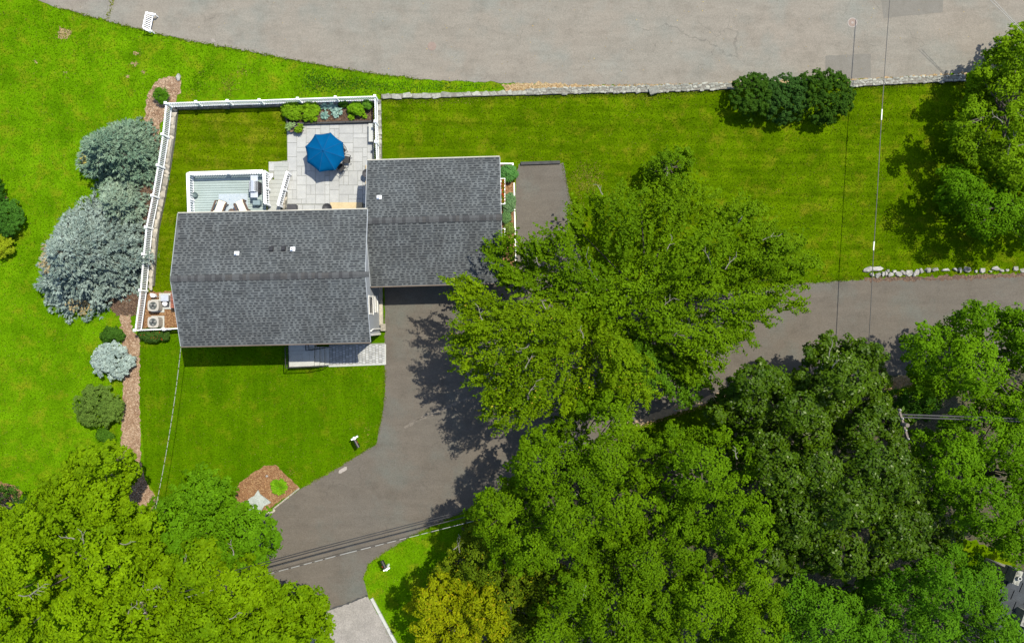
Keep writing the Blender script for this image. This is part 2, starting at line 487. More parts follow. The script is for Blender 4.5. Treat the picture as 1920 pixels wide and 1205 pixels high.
WOODS_PX = [(880, 960), (955, 908), (1040, 862), (1120, 827), (1180, 798), (1260, 768), (1330, 747), (1395, 730), (1470, 710), (1520, 705), (1690, 705), (1760, 694), (2200, 682), (2200, 1500), (780, 1500), (800, 1180), (840, 1060)]
MULCH_TOP_PX = smooth_poly([(322, 140), (292, 152), (276, 180), (270, 230), (272, 270), (290, 280), (306, 215), (330, 190), (340, 170), (335, 148)], 1)
MULCH_SIDE_PX = [(247, 590), (247, 620), (262, 632), (262, 760), (264, 860), (272, 900), (300, 940), (330, 985), (240, 1000), (205, 900), (228, 820), (232, 700), (228, 630), (226, 590)]
MULCH_SHADE_PX = [(284, 290), (298, 240), (304, 300), (268, 520), (256, 592), (218, 592), (180, 545), (215, 400), (250, 340)]
MULCH_AC_PX = [(264, 548), (330, 546), (400, 546), (400, 614), (256, 616)]
MULCH_BED_PX = [(527, 190), (700, 186), (700, 229), (541, 233), (534, 222)]
MULCH_EAST_PX = [(930, 308), (962, 310), (965, 480), (966, 530), (930, 530)]
MULCH_FRONT_PX = [(440, 948), (437, 930), (450, 905), (470, 888), (495, 873), (517, 870), (540, 893), (562, 914), (520, 942), (490, 968), (468, 978)]

rngN = np.random.default_rng(5)

# ------------------------------------------------------------------ the setting
sheet('ground', [(-300, -300), (300, -300), (300, 300), (-300, 300)], 0.0, LAWN_BRIGHT, 0)
lawn_right = P2(LAWN_RIGHT_PX); lawn_back = P2(LAWN_BACK_PX); lawn_front = P2(LAWN_FRONT_PX); verge_low = P2(VERGE_LOW_PX)
sheet('lawn', lawn_right, .006, LAWN_OLIVE, .05, .4, 1)
sheet('lawn', lawn_back, .006, LAWN_BACK, .02, .4, 2)
sheet('lawn', lawn_front, .006, LAWN_FRONT, .02, .4, 3)
sheet('woodland_floor', P2(WOODS_PX), .010, M_WOODS, .12, .4, 4)
sheet('grass_strip', P2([(1180, 800), (1270, 768), (1395, 732), (1400, 790), (1330, 830), (1230, 850)]), .016, LAWN_OLIVE, .12, .3, 5)
sheet('grass_strip', P2([(1650, 735), (1700, 706), (1760, 700), (1755, 770), (1690, 770)]), .016, LAWN_OLIVE, .12, .3, 6)
sheet('grass_strip', P2([(1790, 1000), (1900, 1040), (1930, 1130), (1860, 1150), (1790, 1080)]), .016, LAWN_OLIVE, .12, .3, 61)
sheet('dry_grass_strip', P2(smooth_poly([(1652, 716), (1680, 703), (1714, 706), (1712, 722), (1680, 730), (1655, 732)], 1)), .022, M_SOIL, .05, .15, 7)
road = P2(ROAD); drive = P2(DRIVE)
sheet('road', road, .024, M_ROAD, .045, .22, 8)
sheet('driveway', drive, .024, M_DRIVE, .03, .22, 9)
sheet('street_apron', P2([(612, 1145), (690, 1117), (700, 1135), (750, 1225), (780, 1300), (560, 1300), (585, 1190)]), .030, M_APRON, .03, .2, 10)
for nm, pts, mt, am in (('road_patch', [(1547, 105), (1632, 101), (1633, 145), (1548, 149)], M_PATCH, .015), ('road_patch', [(1650, -12), (1768, -12), (1767, 24), (1700, 30), (1657, 35)], M_PATCH, .015),
                        ('road_patch', [(1460, -12), (1600, -12), (1600, -4), (1465, -3)], M_TIMBER, .02)):
    sheet(nm, P2(pts), .029, mt, am, .2, 11)
def strip_poly(pts, w):
    """pixel centre line -> world outline w metres wide"""
    c = [Vector(q) for q in P2(pts)]; l = []; r = []
    for i, p in enumerate(c):
        d = (c[min(i + 1, len(c) - 1)] - c[max(i - 1, 0)]).normalized(); n = Vector((-d.y, d.x))
        l.append(tuple(p + n * w / 2)); r.append(tuple(p - n * w / 2))
    return l + r[::-1]
sheet('asphalt_seam', strip_poly([(757, 802), (790, 783), (830, 768), (862, 752), (892, 742)], .16), .029, surf('tan_seam', (.15, .13, .105), (.11, .098, .085), 8, .9, 20, .4, .3), .05, .12, 12)
sheet('asphalt_seam', strip_poly([(612, 1143), (650, 1131), (690, 1115)], .10), .036, M_TIMBER, .03, .12, 13)
sheet('kerb_dirt', strip_poly([(1178, 799), (1260, 769), (1330, 748), (1395, 731)], .48), .028, surf('tan_kerb_dirt', (.34, .255, .165), (.27, .205, .135), 3, .9, 20, .4, .3), .06, .15, 14)
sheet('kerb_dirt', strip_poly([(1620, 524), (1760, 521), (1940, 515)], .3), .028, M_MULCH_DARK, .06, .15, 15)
sheet('dry_grass_strip', P2([(940, 159), (1010, 155), (1100, 160), (1240, 160), (1370, 155), (1480, 150), (1480, 162), (1370, 168), (1240, 172), (1000, 176), (950, 172)]), .028, M_DRY, .06, .15, 16)
sheet('dry_grass_strip', P2([(1590, 149), (1700, 145), (1812, 136), (1812, 146), (1700, 153), (1590, 160)]), .028, M_DRY, .06, .15, 17)
sheet('mulch_bed', P2(MULCH_TOP_PX), .02, M_MULCH, .06, .15, 18)
sheet('mulch_bed', P2(MULCH_SIDE_PX), .02, M_MULCH, .05, .15, 19)
sheet('mulch_bed', P2(MULCH_SHADE_PX), .018, M_MULCH_DARK, .05, .15, 29)  # spruce shade painted in as darker mulch along the fence
sheet('mulch_bed', P2(MULCH_AC_PX), .02, M_MULCH_RED, .04, .15, 20)
sheet('mulch_bed', P2(MULCH_BED_PX), .05, M_MULCH_DARK, .0, .15, 21, thick=.045)
sheet('mulch_bed', P2(MULCH_EAST_PX), .032, M_MULCH_RED, .0, .15, 22)
sheet('mulch_bed', P2(MULCH_FRONT_PX), .033, M_MULCH_RED, .04, .15, 23)
sheet('mulch_bed', P2(smooth_poly([(-20, 905), (20, 908), (45, 918), (35, 935), (60, 950), (20, 990), (-20, 990)], 1)), .02, M_MULCH_RED, .06, .15, 24)
for i, (x, y, rx, ry) in enumerate([(120, 65, 18, 14), (256, 101, 8, 5), (253, 120, 11, 5), (269, 135, 6, 6), (240, 144, 6, 5), (124, 136, 4, 4), (66, 115, 4, 4), (12, 372, 7, 7)]):
    rr = random.Random(i)
    sheet('bare_soil_patch', P2([(x + .7 * rx * math.cos(t) * rr.uniform(.5, 1.25), y + .7 * ry * math.sin(t) * rr.uniform(.5, 1.25)) for t in [k * .524 for k in range(12)]]), .013, M_SOIL, .06, .12, 30 + i)
sheet('paint_smudge', P2([(636, 881), (643, 876), (650, 874), (651, 879), (645, 883), (640, 886), (635, 886)]), .029, M_RIM, .015, .08, 50)

# ------------------------------------------------------------------ grass blades
def blades(name, poly, density, c1, c2, seed, exclude=(), size=.085, fade=0.0):
    rng = np.random.default_rng(seed)
    X, Y = scatter(poly, density, rng, exclude)
    if fade > 0:
        k = rng.random(len(X)) < np.clip(edge_dist(poly, X, Y) / fade, 0, 1) ** 1.3
        X, Y = X[k], Y[k]
    n = len(X)
    P = np.stack([X, Y, rng.uniform(.02, .05, n)], 1)
    N = unit(rng.normal(size=(n, 3)) * np.array([1, 1, .35]) + np.array([0, 0, .9]))
    V = leaf_quads(P, N, size * rng.uniform(.7, 1.5, n), size * rng.uniform(.35, .6, n), rng)
    patch = .5 + .5 * np.sin(X * .7 + 1.3 * np.sin(Y * .45)) * np.sin(Y * .8 + 1.1 * np.sin(X * .3))
    t = lerp_tint(c1, c2, np.clip(.5 * patch + rng.uniform(0, .5, n), 0, 1), rng.uniform(.75, 1.3, n))
    dry = rng.random(n) < .06
    t[dry] = np.array([.15, .15, .03]) * rng.uniform(.7, 1.2, (dry.sum(), 1))
    return quads(name, V, t, None, BLADE, 'stuff')
view = P2([(-40, -40), (1960, -40), (1960, 1245), (-40, 1245)])
mulches = [P2(m) for m in (MULCH_TOP_PX, MULCH_SIDE_PX, MULCH_AC_PX, MULCH_BED_PX, MULCH_EAST_PX, MULCH_FRONT_PX, MULCH_SHADE_PX)]
LEFT_PX = [(-30, -30), (55, -4), (100, 12), (200, 40), (270, 57), (330, 72), (400, 85), (480, 99), (560, 115), (640, 129), (720, 141), (800, 150), (860, 150), (950, 157), (955, 168), (712, 178), (318, 186), (292, 250), (262, 520), (245, 620), (262, 640), (262, 870), (300, 980), (200, 1010), (-30, 1000)]
blades('grass', P2(LEFT_PX), 100, (.056, .132, .001), (.098, .196, .002), 1, mulches)
blades('grass', lawn_right, 85, (.042, .085, .0006), (.076, .135, .001), 2, [drive, P2([(680, 280), (968, 280), (968, 540), (680, 540)])] + mulches)
blades('grass', lawn_back, 100, (.05, .09, .0006), (.082, .135, .001), 3, mulches + [P2([(345, 318), (720, 300), (720, 420), (345, 420)]), P2([(536, 228), (710, 228), (710, 420), (536, 420)])])
blades('grass', lawn_front, 100, (.042, .10, .0006), (.07, .14, .001), 4, mulches + [P2([(536, 630), (724, 636), (724, 684), (618, 690), (536, 690)]), drive])
blades('grass', verge_low, 110, (.06, .15, .0006), (.10, .20, .001), 5, [drive])
blades('grass', P2([(1180, 800), (1270, 770), (1395, 735), (1400, 790), (1330, 830), (1230, 850)]), 90, (.042, .085, .0006), (.076, .135, .001), 6)
blades('weeds', P2([(560, 122), (640, 134), (720, 146), (800, 153), (860, 150), (940, 158), (965, 168), (712, 180), (560, 182)]), 300, (.035, .10, .006), (.06, .15, .010), 7, (), .12, .9)
blades('weeds', P2([(350, 150), (370, 125), (395, 110), (405, 95), (400, 150), (380, 183), (352, 185)]), 260, (.065, .17, .002), (.10, .22, .003), 8, (), .12, .7)
blades('weeds', strip_poly([(212, -4), (208, 14), (201, 40)], .42), 220, (.10, .15, .004), (.17, .18, .01), 9, (), .11, .15)
for k_, (x, y, rx, ry) in enumerate([(120, 65, 24, 19), (256, 101, 13, 9), (253, 120, 15, 9), (269, 135, 10, 10), (240, 144, 10, 9), (430, 160, 22, 26), (690, 816, 14, 26), (352, 182, 18, 8), (455, 132, 22, 18), (545, 884, 16, 12), (282, 430, 6, 14), (1230, 185, 60, 10), (1100, 335, 40, 40), (820, 192, 100, 8), (1090, 390, 10, 60), (640, 690, 70, 6)]):
    blades('dry_grass', P2([(x + rx * math.cos(t), y + ry * math.sin(t)) for t in [q * .5236 for q in range(12)]]), 160, (.13, .14, .012), (.24, .20, .05), 60 + k_, (drive, road), .10, .7)

for k_, (pts, w_) in enumerate([([(722, 690), (721, 745), (714, 790), (704, 833), (640, 872), (570, 912)], .34), ([(715, 189), (985, 183), (1100, 179), (1230, 178), (1365, 171)], .36), ([(1600, 166), (1700, 161), (1800, 155)], .3), ([(681, 1090), (690, 1058), (720, 1035), (770, 1005), (870, 958)], .34), ([(1620, 523), (1490, 531), (1400, 545)], .34), ([(1056, 306), (1074, 395), (1089, 470)], .4),
                               ([(100, 12), (200, 40), (270, 57), (330, 72), (400, 85), (480, 99), (560, 115), (640, 129), (720, 141), (800, 150)], .34)]):
    blades('grass_edge', strip_poly(pts, w_), 330, (.06, .11, .003), (.13, .16, .015), 80 + k_, (), .10, .16)
def chips(name, polys, density, c1, c2, seed, z=.035):
    rng = np.random.default_rng(seed); vs = []; ts = []
    for poly in polys:
        X, Y = scatter(poly, density, rng); n = len(X)
        P = np.stack([X, Y, np.full(n, z) + rng.uniform(0, .03, n)], 1)
        N = unit(rng.normal(size=(n, 3)) * .45 + np.array([0, 0, 1]))
        vs.append(leaf_quads(P, N, rng.uniform(.05, .13, n), rng.uniform(.02, .05, n), rng, fold=.05))
        ts.append(lerp_tint(c1, c2, rng.random(n), rng.uniform(.6, 1.3, n)))
    quads(name, np.concatenate(vs), np.concatenate(ts), None, CHIP, 'stuff')
chips('mulch_chips', [mulches[0], mulches[1]], 110, (.13, .075, .04), (.30, .20, .13), 11)
chips('mulch_chips', [mulches[2], mulches[5], mulches[4]], 130, (.10, .045, .018), (.24, .13, .06), 12, .04)
chips('mulch_chips', [mulches[3], mulches[6]], 150, (.03, .018, .012), (.13, .075, .04), 13, .06)  # under the spruces these dark chips carry the painted shade too
chips('leaf_litter', [P2([(1178, 802), (1395, 733), (1395, 740), (1182, 808)]), P2([(945, 160), (1370, 156), (1370, 166), (950, 170)]), P2([(1594, 149), (1812, 138), (1812, 145), (1594, 157)]), P2([(1656, 716), (1712, 704), (1712, 724), (1660, 732)])], 160, (.20, .11, .04), (.36, .24, .11), 14, .03)
chips('fallen_leaves', [road], .35, (.30, .20, .03), (.40, .30, .06), 15, .03)

# ------------------------------------------------------------------ stones
def rock_mesh(name, seed, material, flat=.6, npts=13):
    rng = random.Random(seed); bm = bmesh.new()
    for _ in range(npts):
        v = Vector((rng.gauss(0, 1), rng.gauss(0, 1), rng.gauss(0, 1))).normalized()
        m = max(abs(v.x), abs(v.y), abs(v.z))
        v = v / (m ** .75) * rng.uniform(.85, 1.05)
        bm.verts.new((v.x * .5, v.y * .5, v.z * .5 * flat + .25))
    r = bmesh.ops.convex_hull(bm, input=bm.verts)
    bmesh.ops.delete(bm, geom=[g for g in r['geom_interior'] if isinstance(g, bmesh.types.BMVert)], context='VERTS')
    me = bpy.data.meshes.new(name); bm.to_mesh(me); bm.free(); me.materials.append(material)
    return me
ROCKS_GREY = [rock_mesh('stone', 100 + i, M_STONE) for i in range(7)]
ROCKS_TAN = [rock_mesh('stone', 120 + i, M_STONE_TAN) for i in range(6)]
M_STONE_DULL = surf('dull_wall_stone', (.17, .17, .15), (.11, .11, .095), 5, .9, 22, .5, .5, rand=.4)
ROCKS_DULL = [rock_mesh('stone', 160 + i, M_STONE_DULL) for i in range(5)]
ROCKS_WHITE = [rock_mesh('rock', 140 + i, M_ROCK, .7) for i in range(8)]

def put(name, mesh, parent, p, scale=(1, 1, 1), yaw=0.0, tilt=(0, 0)):
    o = link(name, mesh, parent, Vector(p) - wloc(parent))
    o.rotation_euler = (tilt[0], tilt[1], yaw); o.scale = scale
    return o

def stone_wall(name, label, pts, width, height, size, meshes, seed, core, rows=2, dens=1.0):
    """a dry-laid wall along a pixel line: a core and separate top stones in rows across its width"""
    rng = random.Random(seed)
    c = [Vector(q) for q in P2(pts)]
    t = thing(name, label, 'stone wall', (c[0].x, c[0].y, 0))
    mb = MB()
    for a, b in zip(c, c[1:]):
        mb.bar((a.x, a.y, height * .42), (b.x, b.y, height * .42), width * .86, height * .84)
    mb.build('core', core, t)
    for row in range(rows):
        off = (row + .5) / rows - .5
        for a, b in zip(c, c[1:]):
            d = (b - a); L = d.length; d.normalize(); n = Vector((-d.y, d.x)); s = rng.uniform(0, size * .4)
            while s < L - size * .2:
                ln = size * rng.uniform(.55, 1.5)
                if rng.random() < dens:
                    q = a + d * (s + ln / 2) + n * (off * width + rng.gauss(0, .03))
                    put('stone', rng.choice(meshes), t, (q.x, q.y, height * .72), (ln * 1.06, width / rows * rng.uniform(.95, 1.25), height * .55 * rng.uniform(.8, 1.3)), math.atan2(d.y, d.x) + rng.gauss(0, .12), (rng.gauss(0, .06), rng.gauss(0, .06)))
                s += ln
    return t
M_CORE = surf('wall_rubble', (.20, .19, .16), (.13, .12, .10), 6, .95, 18, .5, .5)
stone_wall('stone_wall', 'thin pale flat-topped stone wall between the white fence corner and the rougher roadside wall', [(716, 182), (850, 179), (985, 175)], .34, .20, .52, ROCKS_GREY, 1, M_CORE, 1)
stone_wall('stone_wall', 'long rough stone wall along the road from the slab wall to the dark green hedge', [(985, 174), (1100, 170), (1230, 168), (1372, 162)], .50, .22, .30, ROCKS_GREY, 2, M_CORE, 3, .86)
stone_wall('stone_wall', 'short rough stone wall along the road between the hedge and the large tree at upper right', [(1592, 158), (1700, 152), (1806, 147)], .50, .22, .30, ROCKS_GREY, 3, M_CORE, 3, .86)
put_big = [t for t in bpy.data.objects if t.name == 'stone_wall.001'][0]
put('stone', ROCKS_GREY[2], put_big, W(1226, 171, .2), (.75, .7, .5), .3)
stone_wall('retaining_wall', 'low pale stone retaining wall under the left white picket fence', [(331, 203), (325, 260), (316.5, 317), (307, 372), (295, 430), (290.5, 479), (286.5, 536)], .36, .34, .40, ROCKS_TAN, 4, M_CORE, 1)
stone_wall('retaining_wall', 'low stone retaining wall under the top white fence beside the road verge', [(331, 203.5), (443, 200), (571, 196), (704, 192)], .30, .34, .42, ROCKS_DULL, 5, M_CORE, 1)
stone_wall('retaining_wall', 'low stone retaining wall under the short fence right of the patio', [(711, 193), (712, 240), (712.5, 300)], .34, .28, .40, ROCKS_GREY, 6, M_CORE, 1)
stone_wall('retaining_wall', 'tan stone wall beside the white stair railing at the patio edge', [(539, 330), (536, 360), (533, 392)], .30, .30, .28, ROCKS_TAN, 7, M_CORE, 1)

rb = thing('rock_border', 'row of loose white boulders edging the driveway on the right', 'rock border', W(1620, 515))
rg = random.Random(9)
for x, y, sx, sy, a in [(1626, 506, .62, .40, -.5), (1644, 504, .78, .32, 0), (1634, 515, .32, .26, .2), (1645, 516, .42, .32, -.3), (1655, 514, .26, .34, 0), (1661, 513, .22, .36, .1), (1664, 508, .22, .2, 0), (1669, 515, .36, .34, .4),
                        (1676, 509, .28, .2, 0), (1684, 513, .44, .34, .3), (1693, 511, .44, .30, .3), (1704, 512, .52, .42, 0), (1712, 514, .3, .3, .3), (1719, 511, .34, .42, .5), (1726, 508, .34, .34, .8), (1738, 506, .44, .32, .2), (1752, 507, .44, .34, 0),
                        (1772, 508, .6, .30, -.2), (1789, 507, .34, .3, .2), (1798, 507, .26, .36, -.2), (1813, 505, .46, .4, .4), (1841, 507, .42, .32, 0), (1866, 504, .62, .3, 0), (1877, 507, .3, .2, .4), (1888, 507, .28, .16, 0), (1904, 504, .4, .3, 0), (1917, 507, .3, .3, 0), (1856, 509, .2, .16, 0), (1829, 509, .22, .18, 0)]:
    p = W(x, y)
    put('rock', rg.choice(ROCKS_WHITE), rb, (p.x, p.y, -.03), (sx * 1.12, sy * 1.15, .42 * rg.uniform(.7, 1.2)), -a, (rg.gauss(0, .1), rg.gauss(0, .1)))
o = link('boulder', ROCKS_WHITE[3], None, W(334, 146)); o.scale = (.42, .52, .42); tag(o, 'single round pale boulder at the top end of the mulch bed', 'boulder')
o = link('boulder', ROCKS_WHITE[5], None, W(1398, 768 + 6)); o.scale = (.3, .24, .2); o.location = W(1266, 768); tag(o, 'small grey stone lying on the tan driveway edge under the maple', 'boulder')
o = link('boulder', ROCKS_TAN[1], None, W(511, 958)); o.scale = (.5, .22, .25); o.rotation_euler.z = .5; tag(o, 'low tan edging stone where the front mulch bed meets the driveway', 'boulder')
o = link('boulder', ROCKS_WHITE[1], None, W(501, 892)); o.scale = (.2, .16, .15); tag(o, 'small pale stone above the grass clump in the front mulch bed', 'boulder')
o = link('boulder', ROCKS_WHITE[6], None, W(50, 952)); o.scale = (.45, .35, .3); tag(o, 'pale stone at the edge of the tree clump at lower left', 'boulder')
mb = MB(); pts = P2([(461, 948), (466, 935), (478, 928), (484, 918), (489, 926), (500, 934), (509, 941), (497, 947), (492, 955), (486, 965), (478, 966), (470, 958)])
mb.prism(rough_poly(pts, .2, .015, 3), .0, .14)
tag(mb.build('stone_slab', surf('pale_lichen_stone', (.34, .37, .34), (.25, .28, .25), 3, .9, 16, .35, .4)), 'flat pale grey irregular stone slab in the front mulch bed', 'stone slab')
mb = MB()
for i in range(7):
    a = W(497 + (562 - 497) * i / 7, 966 - (966 - 914) * i / 7); b = W(497 + (562 - 497) * (i + .94) / 7, 966 - (966 - 914) * (i + .94) / 7)
    m2 = MB().bar((a.x, a.y, .04), (b.x, b.y, .04), .10, .09)
    mb.v, mb.f = mb.v, mb.f
    if i == 0: edging = thing('bed_edging', 'thin stone edging between the front mulch bed and the driveway', 'edging', (a.x, a.y, 0))
    m2.build('edging_stone', M_STONE_TAN, edging)

# ------------------------------------------------------------------ house and garage
def frame2(cx, cy, yaw):
    ca, sa = math.cos(yaw), math.sin(yaw)
    return lambda u, v, z=0.0: Vector((cx + u * ca - v * sa, cy + u * sa + v * ca, z))

def roof_shingles(parent, f, u0, u1, v_eave, v_ridge, z_eave, z_ridge, seed, row=.165):
    """one slope: courses of shingles with proud laminated tabs, joined as one part"""
    rng = np.random.default_rng(seed)
    Lv = abs(v_ridge - v_eave); slope = math.hypot(Lv, z_ridge - z_eave); n = int(slope / row)
    dv = (v_ridge - v_eave); dz = (z_ridge - z_eave)
    nrm = Vector((0, -dz * (1 if dv > 0 else -1), abs(dv))).normalized()      # in (u, v, z)
    V = []; T = []
    def pt(u, s, h):
        t = s / slope
        return f(u, v_eave + dv * t + nrm.y * h, z_eave + dz * t + nrm.z * h)
    def add_box(ua, ub, sa, sb, h0, h1, low, col):
        a, b, c, d = pt(ua, sa, h1), pt(ub, sa, h1), pt(ub, sb, h0), pt(ua, sb, h0)
        q = [a, b, c, d]
        if dv < 0: q = [b, a, d, c]
        V.append([tuple(x) for x in q]); T.append(col)
        e, g = pt(ua, sa, low), pt(ub, sa, low)
        q = [e, g, b, a]
        if dv < 0: q = [g, e, a, b]
        V.append([tuple(x) for x in q]); T.append(col)
    g1 = np.array([.069, .075, .076]); g2 = np.array([.092, .099, .100]); d1 = np.array([.026, .029, .032]); d2 = np.array([.040, .044, .047])
    for i in range(n):
        s0 = i * row; s1 = min(slope, s0 + row * 1.02)
        u = u0
        while u < u1 - .01:
            w = min(rng.uniform(.5, 1.0), u1 - u)
            c = (g1 + (g2 - g1) * rng.random()) * rng.uniform(.88, 1.06)
            add_box(u, u + w, s0, s1, .006, .020, .0, c)
            u += w
        u = u0 + rng.uniform(.02, .3)
        while u < u1 - .12:
            w = rng.choice((rng.uniform(.13, .24), rng.uniform(.3, .6)), p=(.72, .28)); w = min(w, u1 - u)
            c = (d1 + (d2 - d1) * rng.random()) * rng.uniform(.85, 1.15)
            add_box(u, u + w, s0 + row * .42, s0 + row * 1.0, .014, .030, .010, c)
            u += w + rng.uniform(.08, .2)
    return quads('shingles', np.array(V), np.array(T), parent, SHINGLE, 'stuff')

def cap_mesh(w, half, drop):
    me = bpy.data.meshes.new('ridge_cap')
    vs = []
    for x in (0, w):
        h = .03 if x == 0 else .012
        vs += [(x, -half, -drop + h), (x, 0, h), (x, half, -drop + h)]
    fs = [(0, 3, 4, 1), (1, 4, 5, 2), (0, 1, 2)]
    vs += [(x, y, z - .03) for x, y, z in vs[:3]]
    fs += [(6, 0, 1, 7), (7, 1, 2, 8)]
    me.from_pydata(vs, [], fs)
    return me
CAP_MATS = [surf('ridge_cap_' + n, c, tuple(x * .85 for x in c), 4, .9, 30, .4, .3) for n, c in (('grey', (.066, .069, .071)), ('charcoal', (.042, .043, .045)), ('brownish', (.055, .054, .053)))]
CAPS = []
for cm in CAP_MATS:
    me = cap_mesh(.40, .19, .06); me.materials.append(cm); CAPS.append(me)

def gable_building(name, label, cat, f, yaw, hw, hd, z_eave, z_ridge, inset_u, inset_v, seed, siding=M_SIDING, u_lo=None):
    base = f(0, 0, 0)
    t = thing(name, label, cat, base)
    th = .16
    # walls with gables
    a, b = hw - inset_u, hd - inset_v
    lo = u_lo if u_lo is not None else -a
    k = (z_ridge - z_eave) / hd
    zt = z_eave + k * inset_v - .12; zr = z_ridge - .12
    mb = MB()
    pts = [(lo, -b), (a, -b), (a, b), (lo, b)]
    vs = [f(u, v, 0) for u, v in pts] + [f(u, v, zt) for u, v in pts] + [f(lo, 0, zr), f(a, 0, zr)]
    mb.add(vs, [(0, 1, 5, 4), (2, 3, 7, 6), (1, 2, 6, 9, 5), (3, 0, 4, 8, 7)])
    walls = mb.build('wall', siding, t)
    # roof deck slabs
    rf = MB()
    for sg in (-1, 1):
        vs = []
        for z in (0, -.13):
            vs += [f(-hw, sg * hd, z_eave + z), f(hw, sg * hd, z_eave + z), f(hw, 0, z_ridge + z), f(-hw, 0, z_ridge + z)]
        rf.add(vs, [(0, 1, 2, 3), (4, 7, 6, 5), (0, 4, 5, 1), (1, 5, 6, 2), (3, 7, 4, 0)])
    roof = rf.build('roof', surf('roof_underlay_' + name, (.03, .03, .032), (.035, .035, .036), 2, .9, 30, .1, 0), t)
    for sg in (-1, 1):
        roof_shingles(roof, f, -hw, hw, sg * (hd + .02), 0, z_eave - .005, z_ridge, seed + sg)
    rr = random.Random(seed)
    u = -hw
    while u < hw - .12:
        o = put('ridge_cap', CAPS[rr.choice((0, 0, 1, 1, 2))], roof, f(u, 0, z_ridge + .035), (.98, rr.uniform(.9, 1.1), 1), yaw)
        u += .215
    # rake trim on both gable ends and gutters along the eaves
    for su in (-1, 1):
        for sv in (-1, 1):
            MB().bar(f(su * (hw + .018), sv * hd, z_eave - .06), f(su * (hw + .018), 0, z_ridge - .06), .03, .13).build('rake_board', M_SIDING, t)
    for sv, gm in ((1, M_GUTTER_PALE), (-1, M_GUTTER_BROWN)):
        MB().bar(f(-hw, sv * (hd + .052), z_eave - .05), f(hw, sv * (hd + .052), z_eave - .05), .065, .10).build('gutter', gm, t)
    return t, roof

YH = R(1.28)
fh = frame2(-15.27, 2.80, YH)
ZE, ZR = 4.8, 6.1
house, house_roof = gable_building('house', 'grey-sided house with the large dark shingled roof, beside the deck and front lawn', 'house', fh, YH, 6.08, 4.25, ZE, ZR, .16, .42, 100)
fg = frame2(-5.05, 6.55, R(1.6))
GE, GR = 3.6, 4.85
garage, garage_roof = gable_building('garage', 'attached garage wing with smaller dark shingled roof, right of the patio', 'garage', fg, R(1.6), 4.35, 4.12, GE, GR, .06, .5, 200)

def window(parent, f, side_u, v, z, w, h, glass=M_GLASS, name='window'):
    """window in a wall that faces +u at u = side_u"""
    fr = MB()
    for zz in (z - h / 2 - .04, z + h / 2 + .04): fr.bar(f(side_u + .012, v - w / 2 - .1, zz), f(side_u + .012, v + w / 2 + .1, zz), .04, .10)
    for vv in (v - w / 2 - .05, v + w / 2 + .05): fr.bar(f(side_u + .012, vv, z - h / 2), f(side_u + .012, vv, z + h / 2), .10, .04)
    fr.bar(f(side_u + .010, v - w / 2, z), f(side_u + .010, v + w / 2, z), .03, .04)
    win = fr.build(name, M_TRIM, parent)
    g = MB().bar(f(side_u + .012, v, z - h / 2), f(side_u + .012, v, z + h / 2), w, .02, up=fh(1, 0) - fh(0, 0))
    g.build('pane', glass, win)
    s = MB().bar(f(side_u + .02, v - w / 2 - .12, z - h / 2 - .11), f(side_u + .02, v + w / 2 + .12, z - h / 2 - .11), .06, .04)
    s.build('sill', M_TRIM, win)
    return win
UW = 6.08 - .16
window(house, fh, UW, -1.85, 3.45, 1.05, 1.25)
window(house, fh, UW, -1.75, 1.45, .95, .8, M_TRIM)
# corner board, downpipe and stone plinth on the east gable wall
MB().bar(fh(UW + .02, -3.80, 0), fh(UW + .02, -3.80, ZE - .05), .14, .05).build('corner_board', M_TRIM, house)
MB().tube([fh(UW + .06, -3.55, 3.9), fh(UW + .10, -3.45, 3.4), fh(UW + .07, -3.45, 0.1)], .05, 8).build('downspout', M_TRIM, house)
pl = MB()
pl.bar(fh(UW + .13, -3.2, .14), fh(UW + .13, -.2, .14), .24, .28)
pl.build('plinth', M_STONE_TAN, house)
MB().box(fh(UW + .28, -3.35, .2), (.36, .5, .4), YH).build('bulkhead', M_STONE_TAN, house)
# front entrance (below the eave) 
d = MB(); d.bar(fh(1.2, -3.85, .8), fh(1.2, -3.85, 2.9), 1.0, .06, up=fh(0, -1) - fh(0, 0)); dr = d.build('door', surf('red_door', (.22, .02, .015), (.2, .02, .015), 2, .4, 30, .05, 0), house)
MB().box(fh(1.55, -3.92, 1.8), (.05, .06, .14), YH).build('handle', M_STEEL, dr)
# garage doors
for uu in (-2.1, 1.3):
    d = MB()
    for k in range(4): d.bar(fg(uu - 1.3, -3.66, .28 + k * .56), fg(uu + 1.3, -3.66, .28 + k * .56), .06, .53)
    d.build('garage_door', M_DOOR, garage)
# roof vents
def plumbing_vent(px, py, roof_f, z, label):
    p = W(px, py, z)
    t = thing('vent_pipe', label, 'roof vent', p)
    MB().box((p.x, p.y, z + .02), (.30, .26, .03), YH, Matrix.Rotation(-.28, 3, 'X')).build('flashing', M_WHITE, t)
    MB().tube([(p.x, p.y - .02, z), (p.x, p.y - .02, z + .30)], .065, 10).build('pipe', M_WHITE, t)
    MB().tube([(p.x, p.y - .02, z + .301), (p.x, p.y - .02, z + .305)], .04, 8).build('opening', M_BLACK, t)
def hz(px, py, f, hd, ze, zr):
    """height of the north slope under the pixel"""
    z = (ze + zr) / 2
    for _ in range(5):
        p = W(px, py, z); c = f(0, 0); ax = f(0, 1) - c
        v = (Vector((p.x, p.y, 0)) - Vector((c.x, c.y, 0))).dot(Vector((ax.x, ax.y, 0)))
        z = zr - (zr - ze) * abs(v) / hd
    return z
plumbing_vent(444, 475, fh, hz(444, 475, fh, 4.25, ZE, ZR) + .02, 'white vent pipe standing alone on the house roof left of the black vents')
plumbing_vent(549, 467, fh, hz(549, 467, fh, 4.25, ZE, ZR) + .02, 'white vent pipe on the house roof just right of the two black vents')
